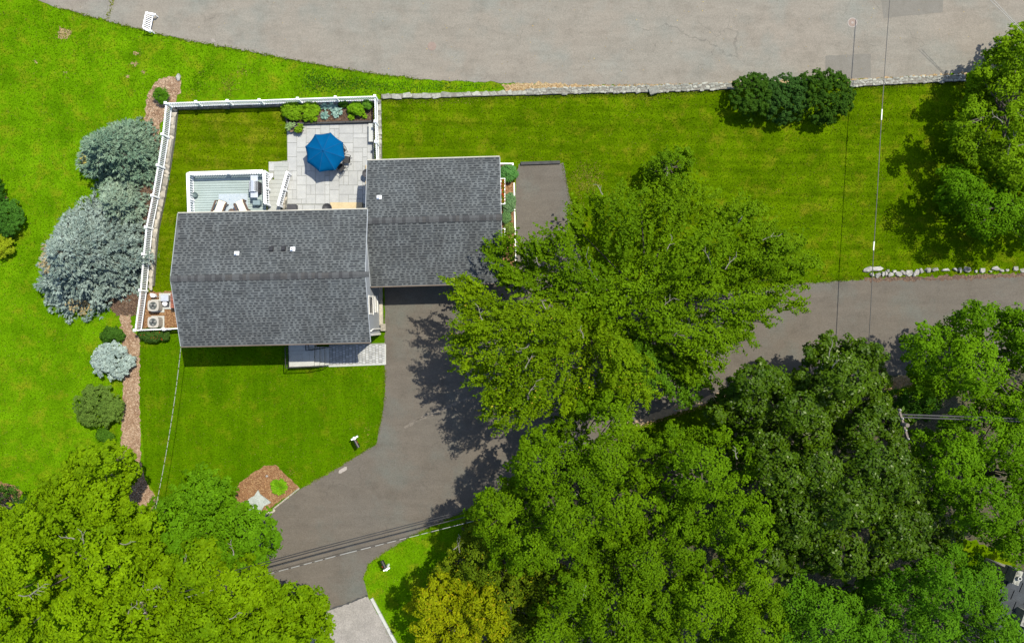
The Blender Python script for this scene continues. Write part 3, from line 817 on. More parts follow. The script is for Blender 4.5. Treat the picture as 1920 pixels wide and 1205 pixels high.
plumbing_vent(711, 370, fg, hz(711, 370, fg, 4.12, GE, GR) + .02, 'white vent pipe on the garage roof')
for px, py, lab in ((509, 467, 'left of the pair of square black vents on the house roof'), (532, 466, 'right of the pair of square black vents on the house roof')):
    z = hz(px, py, fh, 4.25, ZE, ZR) + .02; p = W(px, py, z)
    t = thing('roof_vent', lab, 'roof vent', p, 'square black roof vents')
    tl = Matrix.Rotation(-.28, 3, 'X')
    MB().box((p.x, p.y, z + .03), (.30, .36, .02), YH, tl).build('flange', M_BLACK, t)
    MB().box((p.x, p.y, z + .10), (.26, .30, .12), YH, tl, .85).build('hood', M_BLACK, t, .015)

# chimney-like brick column at the west wall
bp = W(333, 564, .6)
t = thing('brick_pier', 'stub of red brick work at the left house wall beside the equipment pad', 'brick pier', (bp.x - .18, bp.y, 0))
me_b = MB().box((0, 0, 0), (.20, .095, .055)).build('brick', M_BRICK)
bmesh_brick = me_b.data; bpy.data.objects.remove(me_b)
for r in range(12):
    for k in range(6):
        for cx in range(2):
            put('brick', bmesh_brick, t, (bp.x - .30 + cx * .23 + (r % 2) * .04, bp.y - .42 + k * .165, .03 + r * .075), (1, 1.5, 1), 0)

# ------------------------------------------------------------------ front stoop, steps, walk
st = thing('front_stoop', 'pale concrete stoop with three steps and black iron railings at the front door', 'stoop', W(563, 670))
ZS = .72
def q4(pts, z): return [tuple(W(x, y, z).xy) for x, y in pts]
MB().prism(q4([(541, 640), (589, 639), (589, 687), (542, 689)], ZS), 0, ZS).build('platform', M_CONC, st)
me = MB()
for i, (xa, xb, z) in enumerate([(589.3, 599, ZS - .18), (599.2, 608, ZS - .36), (608.2, 617, ZS - .54)]):
    MB().prism(q4([(xa, 650), (xb, 650), (xb, 687 - i * .5), (xa, 687.5 - i * .5)], z), 0, z).build('step', M_CONC, st)
# coping seams of slabs on the platform
for pts in ([(549, 664), (567, 663.5), (567, 663.9), (549, 664.4)], [(566, 664), (566.5, 664), (567, 674), (566.5, 674)], [(580, 663), (580.5, 663), (580.5, 674), (580, 674)], [(543, 657), (589, 656.4), (589, 656.9), (543, 657.5)]):
    MB().prism(q4(pts, ZS), ZS - .01, ZS + .003).build('joint', M_JOINT, st)
def iron_rail(name, label, path, zs, h=.9, sp=.12):
    t = thing(name, label, 'railing', (path[0][0], path[0][1], 0))
    for k in range(len(path) - 1):
        a = Vector((*path[k], zs[k])); b = Vector((*path[k + 1], zs[k + 1]))
        MB().bar(a + Vector((0, 0, h)), b + Vector((0, 0, h)), .05, .035).build('handrail', M_BLACK, t)
        MB().bar(a + Vector((0, 0, .1)), b + Vector((0, 0, .1)), .03, .02).build('lower_rail', M_BLACK, t)
        n = max(2, int((b - a).length / sp))
        for i in range(n + 1):
            p = a + (b - a) * (i / n); w = .035 if i in (0, n) else .016
            MB().box((p.x, p.y, p.z + h / 2), (w, w, h)).build('baluster' if i not in (0, n) else 'newel', M_BLACK, t)
    return t
pa = [tuple(W(541.5, 650, ZS).xy), tuple(W(542.5, 688, ZS).xy), tuple(W(588, 686, ZS).xy), tuple(W(616, 684, .18).xy)]
iron_rail('iron_railing', 'black iron railing around the left and lawn sides of the front stoop', pa, [ZS, ZS, ZS, .18])
pb = [tuple(W(579, 646, ZS).xy), tuple(W(580, 656, ZS).xy), tuple(W(590, 655, ZS).xy), tuple(W(616, 651, .18).xy)]
iron_rail('iron_railing', 'short black iron railing on the house side of the front steps', pb, [ZS, ZS, ZS, .18])
walk = sheet('cobble_walk', q4([(617, 646), (722, 643), (723, 683), (617, 687)], 0), .03, M_JOINT, 0)
cm_ = MB().box((0, 0, 0), (1, 1, .05)).build('cobblestone', M_COBBLE, None, .012)
cme = cm_.data; bpy.data.objects.remove(cm_)
rg = random.Random(3)
ex = (W(722, 645) - W(617, 647)); Lx = ex.length; exn = ex.normalized(); eyn = Vector((exn.y, -exn.x, 0)); o0 = W(617.3, 648)
nx = 17; ny = 8
for i in range(nx):
    for j in range(ny):
        w = Lx / nx; h_ = 1.34 / ny
        p = o0 + exn * ((i + .5) * w) + eyn * ((j + .5 + (.5 if i % 2 else 0) - .25) * h_)
        put('cobblestone', cme, walk, (p.x, p.y, .025 + rg.uniform(-.006, .006)), (w * .88 * rg.uniform(.92, 1.04), h_ * .86 * rg.uniform(.92, 1.04), 1), math.atan2(exn.y, exn.x) + rg.gauss(0, .03))
MB().bar(W(617, 686, .04), W(722, 682, .04), .12, .08).build('border', M_CONC, walk)
MB().bar(W(722.5, 645, .04), W(722.5, 683, .04), .10, .075).build('border', M_CONC, walk)

# ------------------------------------------------------------------ patio
PX0, PX1, PY0, PY1 = 539, 700, 232, 396
patio = sheet('patio', P2([(538, 233), (702, 228), (702, 420), (527, 420), (530, 330), (505, 335), (504, 305), (539, 301)]), .02, M_JOINT, 0)
def paver_mesh(mt):
    o = MB().box((0, 0, 0), (1, 1, .05)).build('paver', mt, None, 0)
    m = o.data; bpy.data.objects.remove(o); return m
PAV = [paver_mesh(M_PAVER), paver_mesh(M_PAVER_TAN)]
def pave(parent, x0, y0, nx, ny, mod, skip, seed, zt=.045, sizes=((2, 2), (3, 2), (2, 3), (1, 2), (2, 1), (3, 1), (1, 1))):
    rg = random.Random(seed); occ = [[skip(i, j) for j in range(ny)] for i in range(nx)]
    for j in range(ny):
        for i in range(nx):
            if occ[i][j]: continue
            opts = list(sizes[:-1]); rg.shuffle(opts); opts.append((1, 1))
            if rg.random() < .35: opts.insert(0, rg.choice(sizes[:3]))
            for w, h in opts:
                if i + w <= nx and j + h <= ny and not any(occ[a][b] for a in range(i, i + w) for b in range(j, j + h)): break
            for a in range(i, i + w):
                for b in range(j, j + h): occ[a][b] = True
            put('paver', PAV[0], parent, (x0 + (i + w / 2) * mod, y0 - (j + h / 2) * mod, zt - .045 + rg.uniform(-.003, .003)), (w * mod - .022, h * mod - .022, 1), 0)
c0 = W(504, 233); mod = .33
def skip(i, j):
    px = 504 + (i + .5) * mod * S; py = 233 + (j + .5) * mod * S
    if px > 701 or py > 384: return True
    if px < 538 and (py < 302 or py > 335 or px < 505): return True
    if px < 531 : return py > 322
    return False
pave(patio, c0.x, c0.y, 23, 18, mod, skip, 4)
ny0 = W(0, 384).y
x = W(545, 0).x
for k, (w_, mi) in enumerate([(.85, 0), (.85, 0), (.7, 0)]):
    put('paver', PAV[0], patio, (x + w_ / 2, ny0 - .32, .005), (w_ - .03, .6, 1)); x += w_
p = W(650, 388)
slab = MB().box((p.x, p.y - .25, .10), (2.25, 1.1, .16)).build('doorstep', M_PAVER_TAN, None, .02)
tag(slab, 'long tan stone doorstep on the patio against the house wall', 'doorstep')
p = W(689, 325)
tag(MB().box((p.x + .1, p.y - .3, .12), (.42, 1.7, .2)).build('stone_ledge', M_PAVER_TAN, None, .02), 'narrow tan stone ledge along the garage wall beside the patio', 'ledge')
def stool(name, label, cat, px, py, r, h, mt, z=.045):
    p = W(px, py, h + z)
    t = thing(name, label, cat, (p.x, p.y, z))
    MB().lathe((p.x, p.y, z), [(r * .7, 0), (r * .85, h * .5), (r, h - .04), (r, h), (r * .86, h + .005), (r * .84, h - .05)], 20).build('pot', mt, t, 0, True)
    MB().lathe((p.x, p.y, z), [(r * .84, h - .07), (r * .84, h - .055)], 20).build('soil', M_MULCH_DARK, t)
    return t
stool('planter', 'round dark planter on the patio by the tan doorstep', 'planter', 613, 390, .34, .5, M_DARKGREY)
stool('planter', 'round dark planter half hidden under the garage roof edge', 'planter', 687, 325, .30, .5, M_DARKGREY, .22)
stool('planter', 'low round grey pot standing near the left railing on the deck boards', 'planter', 365, 365, .19, .3, surf('grey_green_pot', (.10, .14, .14), (.08, .11, .115), 4, .6, 20, .2, .1), .80)
# dark deck box
p = W(547, 391, .5)
t = thing('storage_box', 'dark grey square storage box on the patio beside the stair railing', 'storage box', (p.x, p.y, .045))
MB().box((p.x, p.y, .27), (.62, .55, .45)).build('body', M_DARKGREY, t, .02)
MB().box((p.x, p.y, .52), (.66, .59, .05)).build('lid', M_DARKGREY, t, .015)
# pale bench by the right fence
p = W(695.5, 249, .4)
t = thing('stone_bench', 'pale grey slab bench on the patio against the right fence', 'bench', (p.x, p.y, .045))
MB().box((p.x, p.y, .42), (.32, 1.28, .08)).build('seat', M_CONC, t, .01)
for s_ in (-1, 1): MB().box((p.x, p.y + s_ * .45, .21), (.26, .2, .34)).build('leg', M_CONC, t)

# umbrella, table and chairs
uz = .045
uc = W(607, 283.5, 1.95); ex_ = Vector((uc.x, uc.y, 0))
umb = thing('patio_umbrella', 'blue octagonal canvas umbrella open over the patio table', 'umbrella', (uc.x, uc.y, uz))
Rr, ze_, za_ = 1.40, 1.62, 2.12
ang0 = R(74)
tips = [Vector((uc.x + Rr * math.cos(ang0 + k * math.pi / 4), uc.y + Rr * math.sin(ang0 + k * math.pi / 4), ze_)) for k in range(8)]
apex = Vector((uc.x, uc.y, za_))
rgu = random.Random(2)
for k in range(8):
    a, b = tips[k], tips[(k + 1) % 8]; vs = []; fs = []; n = 6
    for i in range(n + 1):
        s = i / n
        for j in range(n + 1):
            w = j / n; q = apex.lerp(a.lerp(b, w), max(s, .02))
            sag = 4 * w * (1 - w) * s
            mid = (a + b) / 2 - apex; inn = Vector((-mid.x, -mid.y, 0)).normalized()
            q = q + Vector((0, 0, -.05 * sag)) + inn * (.045 * sag * s) + Vector((0, 0, .05 * math.sin(math.pi * s)))
            vs.append(q)
    for i in range(n):
        for j in range(n):
            fs.append((i * (n + 1) + j, (i + 1) * (n + 1) + j, (i + 1) * (n + 1) + j + 1, i * (n + 1) + j + 1))
    # hem hanging from the edge
    m0 = len(vs)
    for j in range(n + 1):
        e = vs[n * (n + 1) + j]; vs.append(e + Vector((0, 0, -.10)))
    for j in range(n): fs.append((n * (n + 1) + j, m0 + j, m0 + j + 1, n * (n + 1) + j + 1))
    MB().add(vs, fs).build('canopy_panel', M_BLUE, umb, 0, True)
    pts = [apex.lerp(tips[k], s) + Vector((0, 0, .05 * math.sin(math.pi * s) + .006)) for s in (0.02, .25, .5, .75, 1)]
    MB().tube(pts, .010, 5).build('seam', surf('navy_seam', (.004, .055, .16), (.004, .05, .14), 3, .8, 30, .1, 0) if k == 0 else bpy.data.materials['navy_seam'], umb)
    MB().tube([p_ - Vector((0, 0, .04)) for p_ in pts], .012, 5).build('rib', M_BLACK, umb)
MB().tube([(uc.x, uc.y, uz), (uc.x, uc.y, za_)], .022, 8).build('pole', M_DARKGREY, umb)
MB().lathe((uc.x, uc.y, za_ + .02), [(.05, 0), (.05, .03), (.025, .05), (.015, .10)], 10).build('finial', M_BLUE, umb)
MB().lathe((uc.x, uc.y, uz), [(.26, 0), (.26, .05), (.06, .08), (.04, .3)], 16).build('base', M_DARKGREY, umb)
tb = thing('patio_table', 'round dark table under the blue umbrella', 'table', (uc.x, uc.y, uz))
MB().lathe((uc.x, uc.y, .70), [(.62, 0), (.64, .015), (.64, .035), (.62, .045)], 28).build('tabletop', M_BLACK, tb)
for k in range(4):
    t_ = k * math.pi / 2 + .4
    MB().tube([(uc.x + .5 * math.cos(t_), uc.y + .5 * math.sin(t_), uz), (uc.x + .42 * math.cos(t_), uc.y + .42 * math.sin(t_), .70)], .018, 6).build('leg', M_BLACK, tb)
def patio_chair(cx, cy, yaw, label):
    t = thing('patio_chair', label, 'chair', (cx, cy, uz), 'black chairs around the patio table')
    f = frame2(cx, cy, yaw)     # +u faces the table
    MB().prism([tuple(f(u, v).xy) for u, v in ((.24, -.20), (.24, .20), (.10, .24), (-.22, .20), (-.22, -.20), (.10, -.24))], .44, .475).build('seat', M_BLACK, t)
    bk = MB()
    for i in range(7):
        v = -.19 + i * .0633
        bk.tube([f(-.21, v, .47), f(-.27, v * 1.12, .68), f(-.33, v * 1.15, .92)], .008, 5)
    bk.build('backrest', M_BLACK, t)
    MB().tube([f(-.20, -.22, .46), f(-.27, -.25, .68), f(-.34, -.22, .93), f(-.355, 0, .97), f(-.34, .22, .93), f(-.27, .25, .68), f(-.20, .22, .46)], .016, 6).build('back_frame', M_BLACK, t)
    for s_ in (-1, 1):
        MB().tube([f(-.28, s_ * .26, .68), f(-.05, s_ * .30, .70), f(.16, s_ * .30, .68), f(.22, s_ * .27, .60), f(.20, s_ * .24, .46)], .016, 6).build('armrest', M_BLACK, t)
        MB().tube([f(.21, s_ * .21, .45), f(.25, s_ * .23, uz)], .014, 6).build('leg', M_BLACK, t)
        MB().tube([f(-.20, s_ * .20, .45), f(-.28, s_ * .22, uz)], .014, 6).build('leg', M_BLACK, t)
for ang, rr_, lab in ((R(-6), 1.0, 'black metal patio chair sticking out at the right side of the blue umbrella'), (R(-48), .92, 'black metal patio chair peeking out under the lower right umbrella edge'),
                      (R(40), .85, 'black metal patio chair whose curved back shows at the upper right umbrella edge')):
    patio_chair(uc.x + rr_ * math.cos(ang) + .25, uc.y + rr_ * math.sin(ang) - .15, ang + math.pi, lab)

# ------------------------------------------------------------------ deck with railings, stairs
ZD = .80
deck = thing('deck', 'raised sage green board deck with white railings behind the house', 'deck', W(425, 365))
dxa, dya = W(354, 325, ZD).xy; dxb, _ = W(499, 325, ZD).xy; dyb = fh(-3, 3.83).y
MB().box(((dxa + dxb) / 2, (dya + dyb) / 2, ZD - .14), (dxb - dxa - .06, dya - dyb - .06, .2)).build('joist_frame', M_TIMBER, deck)
bmsh = MB().box((0, 0, 0), (1, .146, .03)).build('deck_board', M_DECK, None); bme = bmsh.data; bpy.data.objects.remove(bmsh)
nb = int((dya - dyb) / .168)
for i in range(nb):
    y = dya - .084 - i * .168
    put('deck_board', bme, deck, ((dxa + dxb) / 2, y, ZD - .031 + (i % 3) * .0010), (dxb - dxa, 1, 1), R(.9))
for x_ in (dxa + .1, (dxa + dxb) / 2, dxb - .1):
    for y_ in (dya - .1, dyb + .3):
        MB().box((x_, y_, .3), (.14, .14, .6)).build('post', M_TRIM, deck)
bal = MB().box((0, 0, 0), (.058, .058, 1)).build('baluster', M_WHITE, None); bal_me = bal.data; bpy.data.objects.remove(bal)
def deck_rail(name, label, a, b, za, zb, h=.95, cap=.20, sp=.165, posts=3, mt=M_WHITE):
    """white rail: broad cap, lower rail, newels and separate balusters; a, b world xy"""
    t = thing(name, label, 'railing', (a[0], a[1], za))
    A = Vector((a[0], a[1], za)); B = Vector((b[0], b[1], zb)); up = Vector((0, 0, 1))
    MB().bar(A + up * h, B + up * h, cap, .045).build('cap_rail', mt, t)
    MB().bar(A + up * .08, B + up * .08, .04, .05).build('lower_rail', mt, t)
    MB().bar(A + up * (h - .07), B + up * (h - .07), .05, .07).build('upper_rail', mt, t)
    n = int((B - A).length / sp); yaw = math.atan2(B.y - A.y, B.x - A.x)
    for i in range(1, n):
        p = A.lerp(B, i / n); put('baluster', bal_me, t, (p.x, p.y, p.z + .05), (1, 1, h - .10), yaw)
    for i in range(posts):
        p = A.lerp(B, i / (posts - 1))
        MB().box((p.x, p.y, p.z + h / 2 - .1), (.13, .13, h + .15), yaw).build('newel', mt, t)
    return t
zr_ = ZD + .95
c1 = W(352, 325, zr_).xy; c2 = W(495, 321, zr_).xy; c3 = W(497, 381, zr_).xy; c0_ = (W(355, 398, zr_).x, dyb + .1)
deck_rail('deck_railing', 'white baluster railing along the left side of the deck', c0_, c1, ZD, ZD)
deck_rail('deck_railing', 'white baluster railing along the lawn side of the deck', (c1[0] + .08, c1[1]), (c2[0] - .08, c2[1]), ZD, ZD)
deck_rail('deck_railing', 'white baluster railing behind the grill on the right side of the deck', c2, c3, ZD, ZD)
stairs = thing('deck_stairs', 'pale grey board stairs going down from the deck toward the patio', 'stairs', W(520, 360))
for i in range(12):
    yy0 = 305 + i * 8.0
    if i < 4: xa, xb, z = 514 - i * 0, 541 - 3.2 * i * .4, .10 + .035 * i
    else: xa, xb, z = 502, 538 - (i - 4) * 1.9, .18 + .05 * (i - 4)
    p0, p1, p2, p3 = W(xa, yy0, z), W(xb, yy0, z), W(xb - 1, yy0 + 7.7, z), W(xa, yy0 + 7.7, z)
    MB().prism([tuple(q.xy) for q in (p0, p1, p2, p3)], z - .05, z).build('tread', M_STEP, stairs)
MB().prism([tuple(W(x_, y_, .3).xy) for x_, y_ in ((501, 326), (512, 325), (511, 331), (503, 343))], 0, .3).build('landing_corner', M_TRIM, stairs)
deck_rail('stair_railing', 'slanting white baluster railing between the stairs and the stone patio', W(537, 322, 1.2).xy, W(521.5, 384, 1.3).xy, .12, .40, .95, .15, .155, 3)

# grill
gx, gy = W(477, 350, 1.6).xy
gr = thing('gas_grill', 'stainless gas grill with two side shelves on the deck', 'grill', (gx, gy, ZD))
MB().box((gx, gy, ZD + .42), (.55, .75, .70)).build('cabinet', M_DARKGREY, gr, .015)
for s_ in (-1, 1):
    MB().box((gx + .01, gy + s_ * .56, ZD + .87), (.50, .40, .05)).build('side_shelf', M_STEEL, gr, .015)
    for u_ in (-.2, .2): MB().tube([(gx + u_, gy + s_ * .3, ZD), (gx + u_, gy + s_ * .3, ZD + .1)], .05, 8).build('wheel', M_BLACK, gr)
lid = MB()
pr = [(-.24, .88), (-.22, 1.02), (-.12, 1.13), (.06, 1.15), (.16, 1.08), (.22, .96), (.24, .88)]
vs = [(gx + u, gy - .37, ZD + z) for u, z in pr] + [(gx + u, gy + .37, ZD + z) for u, z in pr]
n = len(pr); lid.add(vs, [(i, i + 1, n + i + 1, n + i) for i in range(n - 1)] + [tuple(range(n))[::-1], tuple(range(n, 2 * n))])
lid.build('lid', M_STEEL, gr)
MB().tube([(gx - .29, gy - .3, ZD + 1.0), (gx - .29, gy + .3, ZD + 1.0)], .018, 8).build('handle', M_BLACK, gr)
for k in range(3): MB().box((gx + .105 + .055 * k, gy, ZD + 1.138 - .055 * k), (.028, .66, .02), 0, Matrix.Rotation(.7, 3, 'Y')).build('vent_slot', M_BLACK, gr)
MB().box((gx - .30, gy, ZD + .78), (.06, .72, .12)).build('control_panel', M_STEEL, gr)
p = W(482, 384, ZD + .4)
tag(MB().box((gx + .02, gy - 1.02, ZD + .25), (.50, .38, .5)).build('propane_cabinet', surf('blue_grey_resin', (.16, .22, .24), (.14, .19, .21), 3, .6, 30, .1, 0), None, .03), 'blue grey low cabinet below the grill side shelf on the deck', 'cabinet')
rgp = q4([(410, 364), (464, 363), (466, 402), (411, 402)], ZD)
tag(MB().prism(rgp, ZD + .004, ZD + .016).build('rug', M_RUG), 'light blue patterned outdoor rug under the deck chairs', 'rug')
def deck_chair(px, py, yaw, label):
    p = W(px, py, ZD + .5)
    t = thing('lounge_chair', label, 'chair', (p.x, p.y, ZD), 'cream cushioned lounge chairs on the deck')
    f = frame2(p.x, p.y, yaw)      # +u = forward (feet)
    MB().prism([tuple(f(u, v).xy) for u, v in ((.55, -.29), (.55, .29), (-.35, .29), (-.35, -.29))], ZD + .26, ZD + .33).build('frame', M_WICKER, t)
    MB().prism([tuple(f(u, v).xy) for u, v in ((.52, -.26), (.52, .26), (-.28, .26), (-.28, -.26))], ZD + .33, ZD + .46).build('seat_cushion', M_CREAM, t, .03)
    a, b = f(-.25, 0, ZD + .42), f(-.62, 0, ZD + 1.0)
    MB().bar(a, b, .54, .12).build('back_cushion', M_CREAM, t, .03)
    MB().bar(f(-.33, 0, ZD + .3), f(-.72, 0, ZD + 1.02), .60, .05).build('backrest', M_WICKER, t)
    for s_ in (-1, 1):
        MB().bar(f(.40, s_ * .36, ZD + .62), f(-.48, s_ * .36, ZD + .64), .11, .05).build('armrest', M_WICKER, t)
        for u_ in (.42, -.3): MB().bar(f(u_, s_ * .34, ZD), f(u_, s_ * .34, ZD + .62), .06, .06).build('leg', M_WICKER, t)
deck_chair(411, 390, R(70), 'cream cushioned lounge chair left of the small table on the deck')
deck_chair(453, 389, R(114), 'cream cushioned lounge chair right of the small table, nearer the grill')
p = W(434, 398, ZD + .5)
t = thing('side_table', 'small round brown table between the two lounge chairs', 'table', (p.x, p.y, ZD))
MB().lathe((p.x, p.y, ZD + .46), [(.24, 0), (.25, .02), (.24, .04)], 20).build('table_top', M_WICKER, t)
MB().lathe((p.x, p.y, ZD), [(.16, 0), (.05, .05), (.05, .46)], 12).build('leg', M_WICKER, t)

# ------------------------------------------------------------------ white picket fences
pk = MB().box((0, 0, 0), (.052, .042, 1)).build('picket', M_WHITE, None); pk_me = pk.data; bpy.data.objects.remove(pk)
FZ = .36; FH = 1.0
def fence(label, posts, zb=FZ, h=FH, end_post=True, first_post=True):
    """posts: pixel positions of the post tops"""
    zt = zb + h + .15
    c = [W(x, y, zt) for x, y in posts]
    t = thing('picket_fence', label, 'fence', (c[0].x, c[0].y, zb))
    for i, p in enumerate(c):
        if (i == 0 and not first_post) or (i == len(c) - 1 and not end_post): continue
        po = MB().box((p.x, p.y, zb + (h + .1) / 2 - .02), (.14, .14, h + .1)).build('post', M_WHITE, t)
        MB().box((p.x, p.y, zb + h + .10), (.20, .20, .05), 0, None, .8).build('post_cap', M_WHITE, po)
    for a, b in zip(c, c[1:]):
        A = Vector((a.x, a.y, zb)); B = Vector((b.x, b.y, zb)); d = (B - A).normalized()
        A2 = A + d * .07; B2 = B - d * .07
        for z, w in ((.10, .06), (h - .10, .075)):
            MB().bar(A2 + Vector((0, 0, z)), B2 + Vector((0, 0, z)), w, .07).build('rail', M_WHITE, t)
        n = int((B2 - A2).length / .118); yaw = math.atan2(d.y, d.x)
        for k in range(1, n):
            p = A2.lerp(B2, k / n); put('picket', pk_me, t, (p.x, p.y, zb + .05), (1, 1, h - .03), yaw)
    return t
fence('white picket fence along the top of the yard facing the road', [(309, 192.5), (366, 190.5), (425, 188.5), (485, 187), (557, 184.3), (628, 181.8), (702, 179.5)])
fence('white picket fence along the left side of the yard beside the blue spruces', [(309, 192.5), (303, 251), (294, 309), (284, 366), (272, 425), (267, 476), (261, 544), (251, 619)], first_post=False)
fence('short white picket fence right of the patio down to the garage roof', [(702, 179.5), (703, 227), (704, 265), (706, 310)], FZ - .06, FH, True, False)
fence('short white picket fence below the two air conditioners', [(251, 619), (306, 617), (360, 614)], FZ - .25, FH, True, False)

# ------------------------------------------------------------------ equipment beside the house
def ac_unit(px, py, label):
    z = .8; p = W(px, py, z)
    t = thing('air_conditioner', label, 'air conditioner', (p.x, p.y, .03), 'beige air conditioner units by the house')
    w = .36
    prof = [(w * math.copysign(1, math.cos(a)) * min(1, abs(math.cos(a)) * 1.25), w * math.copysign(1, math.sin(a)) * min(1, abs(math.sin(a)) * 1.25)) for a in [k * math.pi / 8 + .001 for k in range(16)]]
    MB().prism([(p.x + x_, p.y + y_) for x_, y_ in prof], .06, z - .06).build('casing', M_ACBODY, t)
    MB().prism([(p.x + x_ * 1.06, p.y + y_ * 1.06) for x_, y_ in prof], z - .06, z).build('top_cover', M_ACBODY, t)
    MB().lathe((p.x, p.y, z), [(.265, .0), (.265, .02), (.25, .024), (.24, .006)], 24).build('fan_ring', M_ACFAN, t)
    gl = MB()
    for r_ in (.08, .13, .18, .23):
        gl.tube([(p.x + r_ * math.cos(k * .2618), p.y + r_ * math.sin(k * .2618), z + .028) for k in range(25)], .006, 4, False)
    for k in range(8): gl.tube([(p.x, p.y, z + .026), (p.x + .25 * math.cos(k * .785), p.y + .25 * math.sin(k * .785), z + .026)], .006, 4)
    gl.build('grille', M_ACFAN, t)
    fb = MB()
    for k in range(3):
        a = k * 2.094 + .5
        fb.add([(p.x, p.y, z + .012), (p.x + .22 * math.cos(a - .35), p.y + .22 * math.sin(a - .35), z + .010), (p.x + .23 * math.cos(a + .3), p.y + .23 * math.sin(a + .3), z + .018)], [(0, 1, 2)])
    fb.build('fan_blades', surf('grey_blade', (.30, .30, .28), (.25, .25, .24), 3, .5, 30, .1, 0) if 'grey_blade' not in bpy.data.materials else bpy.data.materials['grey_blade'], t)
    MB().lathe((p.x, p.y, z), [(.07, .02), (.07, .04), (.04, .05)], 12).build('motor_hub', M_BLACK, t)
    MB().box((p.x, p.y, .045), (.9, .9, .06)).build('base_pad', M_CONC, t)
ac_unit(287, 573, 'beige air conditioner nearer the concrete pad, upper of the two')
ac_unit(287, 604, 'beige air conditioner next to the short white fence, lower of the two')
pp = W(311, 564.5)
t = thing('equipment_pad', 'pale square concrete pad with grey box beside the left house wall', 'equipment pad', (pp.x, pp.y, .02))
MB().box((pp.x, pp.y, .06), (.86, 1.12, .10)).build('slab', M_CONC, t, .01)
p = W(309, 558.5, .5)
t = thing('utility_cabinet', 'silver box standing on the square concrete pad', 'cabinet', (p.x, p.y, .11))
MB().box((p.x, p.y, .31), (.50, .40, .40)).build('body', M_STEEL, t, .015)
MB().box((p.x, p.y, .53), (.56, .46, .05)).build('lid', M_STEEL, t, .015)
p = W(308.5, 569, .35)
t = thing('utility_meter', 'small round white cap on a grey base below the silver box', 'meter', (p.x, p.y, .11))
MB().box((p.x + .03, p.y - .03, .19), (.42, .36, .15)).build('base', M_DARKGREY, t, .01)
MB().lathe((p.x, p.y, .265), [(.17, 0), (.17, .06), (.13, .09)], 18).build('cap', M_WHITE, t)
p = W(286, 554, .5)
t = thing('gas_meter', 'small white gas meter and pipe above the air conditioners', 'meter', (p.x, p.y, .03))
MB().box((p.x, p.y, .35), (.28, .24, .34)).build('body', M_WHITE, t, .03)
MB().box((p.x - .14, p.y + .08, .30), (.24, .16, .16)).build('regulator', M_WHITE, t, .03)
MB().tube([(p.x + .1, p.y, .5), (p.x + .28, p.y - .06, .5), (p.x + .30, p.y - .08, .03)], .025, 8).build('pipe', M_STEEL, t)

# east bed: edging, flower boxes
t = thing('bed_edging', 'white edging strip between the garage bed and the parking pad', 'edging', W(964, 400))
for a, b in (((964, 343), (965, 395)), ((965, 397), (966, 440)), ((966, 442), (967, 490))):
    MB().bar(W(*a, .07), W(*b, .07), .09, .14).build('edging_board', M_TRIM, t)
t = thing('low_fence', 'short white board at the top of the garage side bed', 'fence', W(950, 308))
MB().bar(W(938, 307.5, .4), W(962, 307.5, .4), .08, .3).build('board', M_WHITE, t)
MB().box(W(961.5, 309, .25), (.1, .16, .5)).build('post', M_WHITE, t)
BOXF = []
for y0, y1, lab in ((334, 383, 'long white window box of red flowers on the garage side wall'), (428, 450, 'short white window box on the garage wall nearest the maple')):
    z = 1.15; a = W(942, y0, z); b = W(944, y1, z)
    t = thing('window_box', lab, 'window box', ((a.x + b.x) / 2, (a.y + b.y) / 2, z - .3))
    cx, cy = (a.x + b.x) / 2, (a.y + b.y) / 2; L = abs(a.y - b.y)
    for s_ in (-1, 1):
        MB().box((cx + s_ * .13, cy, z - .12), (.05, L, .26)).build('side_board', M_WHITE, t)
        MB().box((cx, cy + s_ * (L / 2 - .03), z - .12), (.21, .05, .26)).build('end_board', M_WHITE, t)
    MB().box((cx, cy, z - .06), (.21, L - .12, .08)).build('soil', M_MULCH_DARK, t)
    BOXF.append((t, cx, cy, L, z))
# black timber bumper at the end of the pad
tag(MB().bar(W(976, 307, .08), W(1050, 304.5, .08), .22, .18).build('parking_bumper', M_TIMBER, None, .02), 'black timber parking bumper across the end of the paved pad', 'bumper')
# planting bed border
t = thing('bed_border', 'black timber border along the patio side of the planting bed', 'border', W(620, 231))
for a, b in ((541, 594), (595, 648), (649, 697)):
    MB().bar(W(a, 233 - (a - 541) * .03, .16), W(b, 233 - (b - 541) * .03, .16), .12, .28).build('timber', M_TIMBER, t)
MB().bar(W(541, 233, .16), W(530, 205, .16), .12, .28).build('timber', M_TIMBER, t)

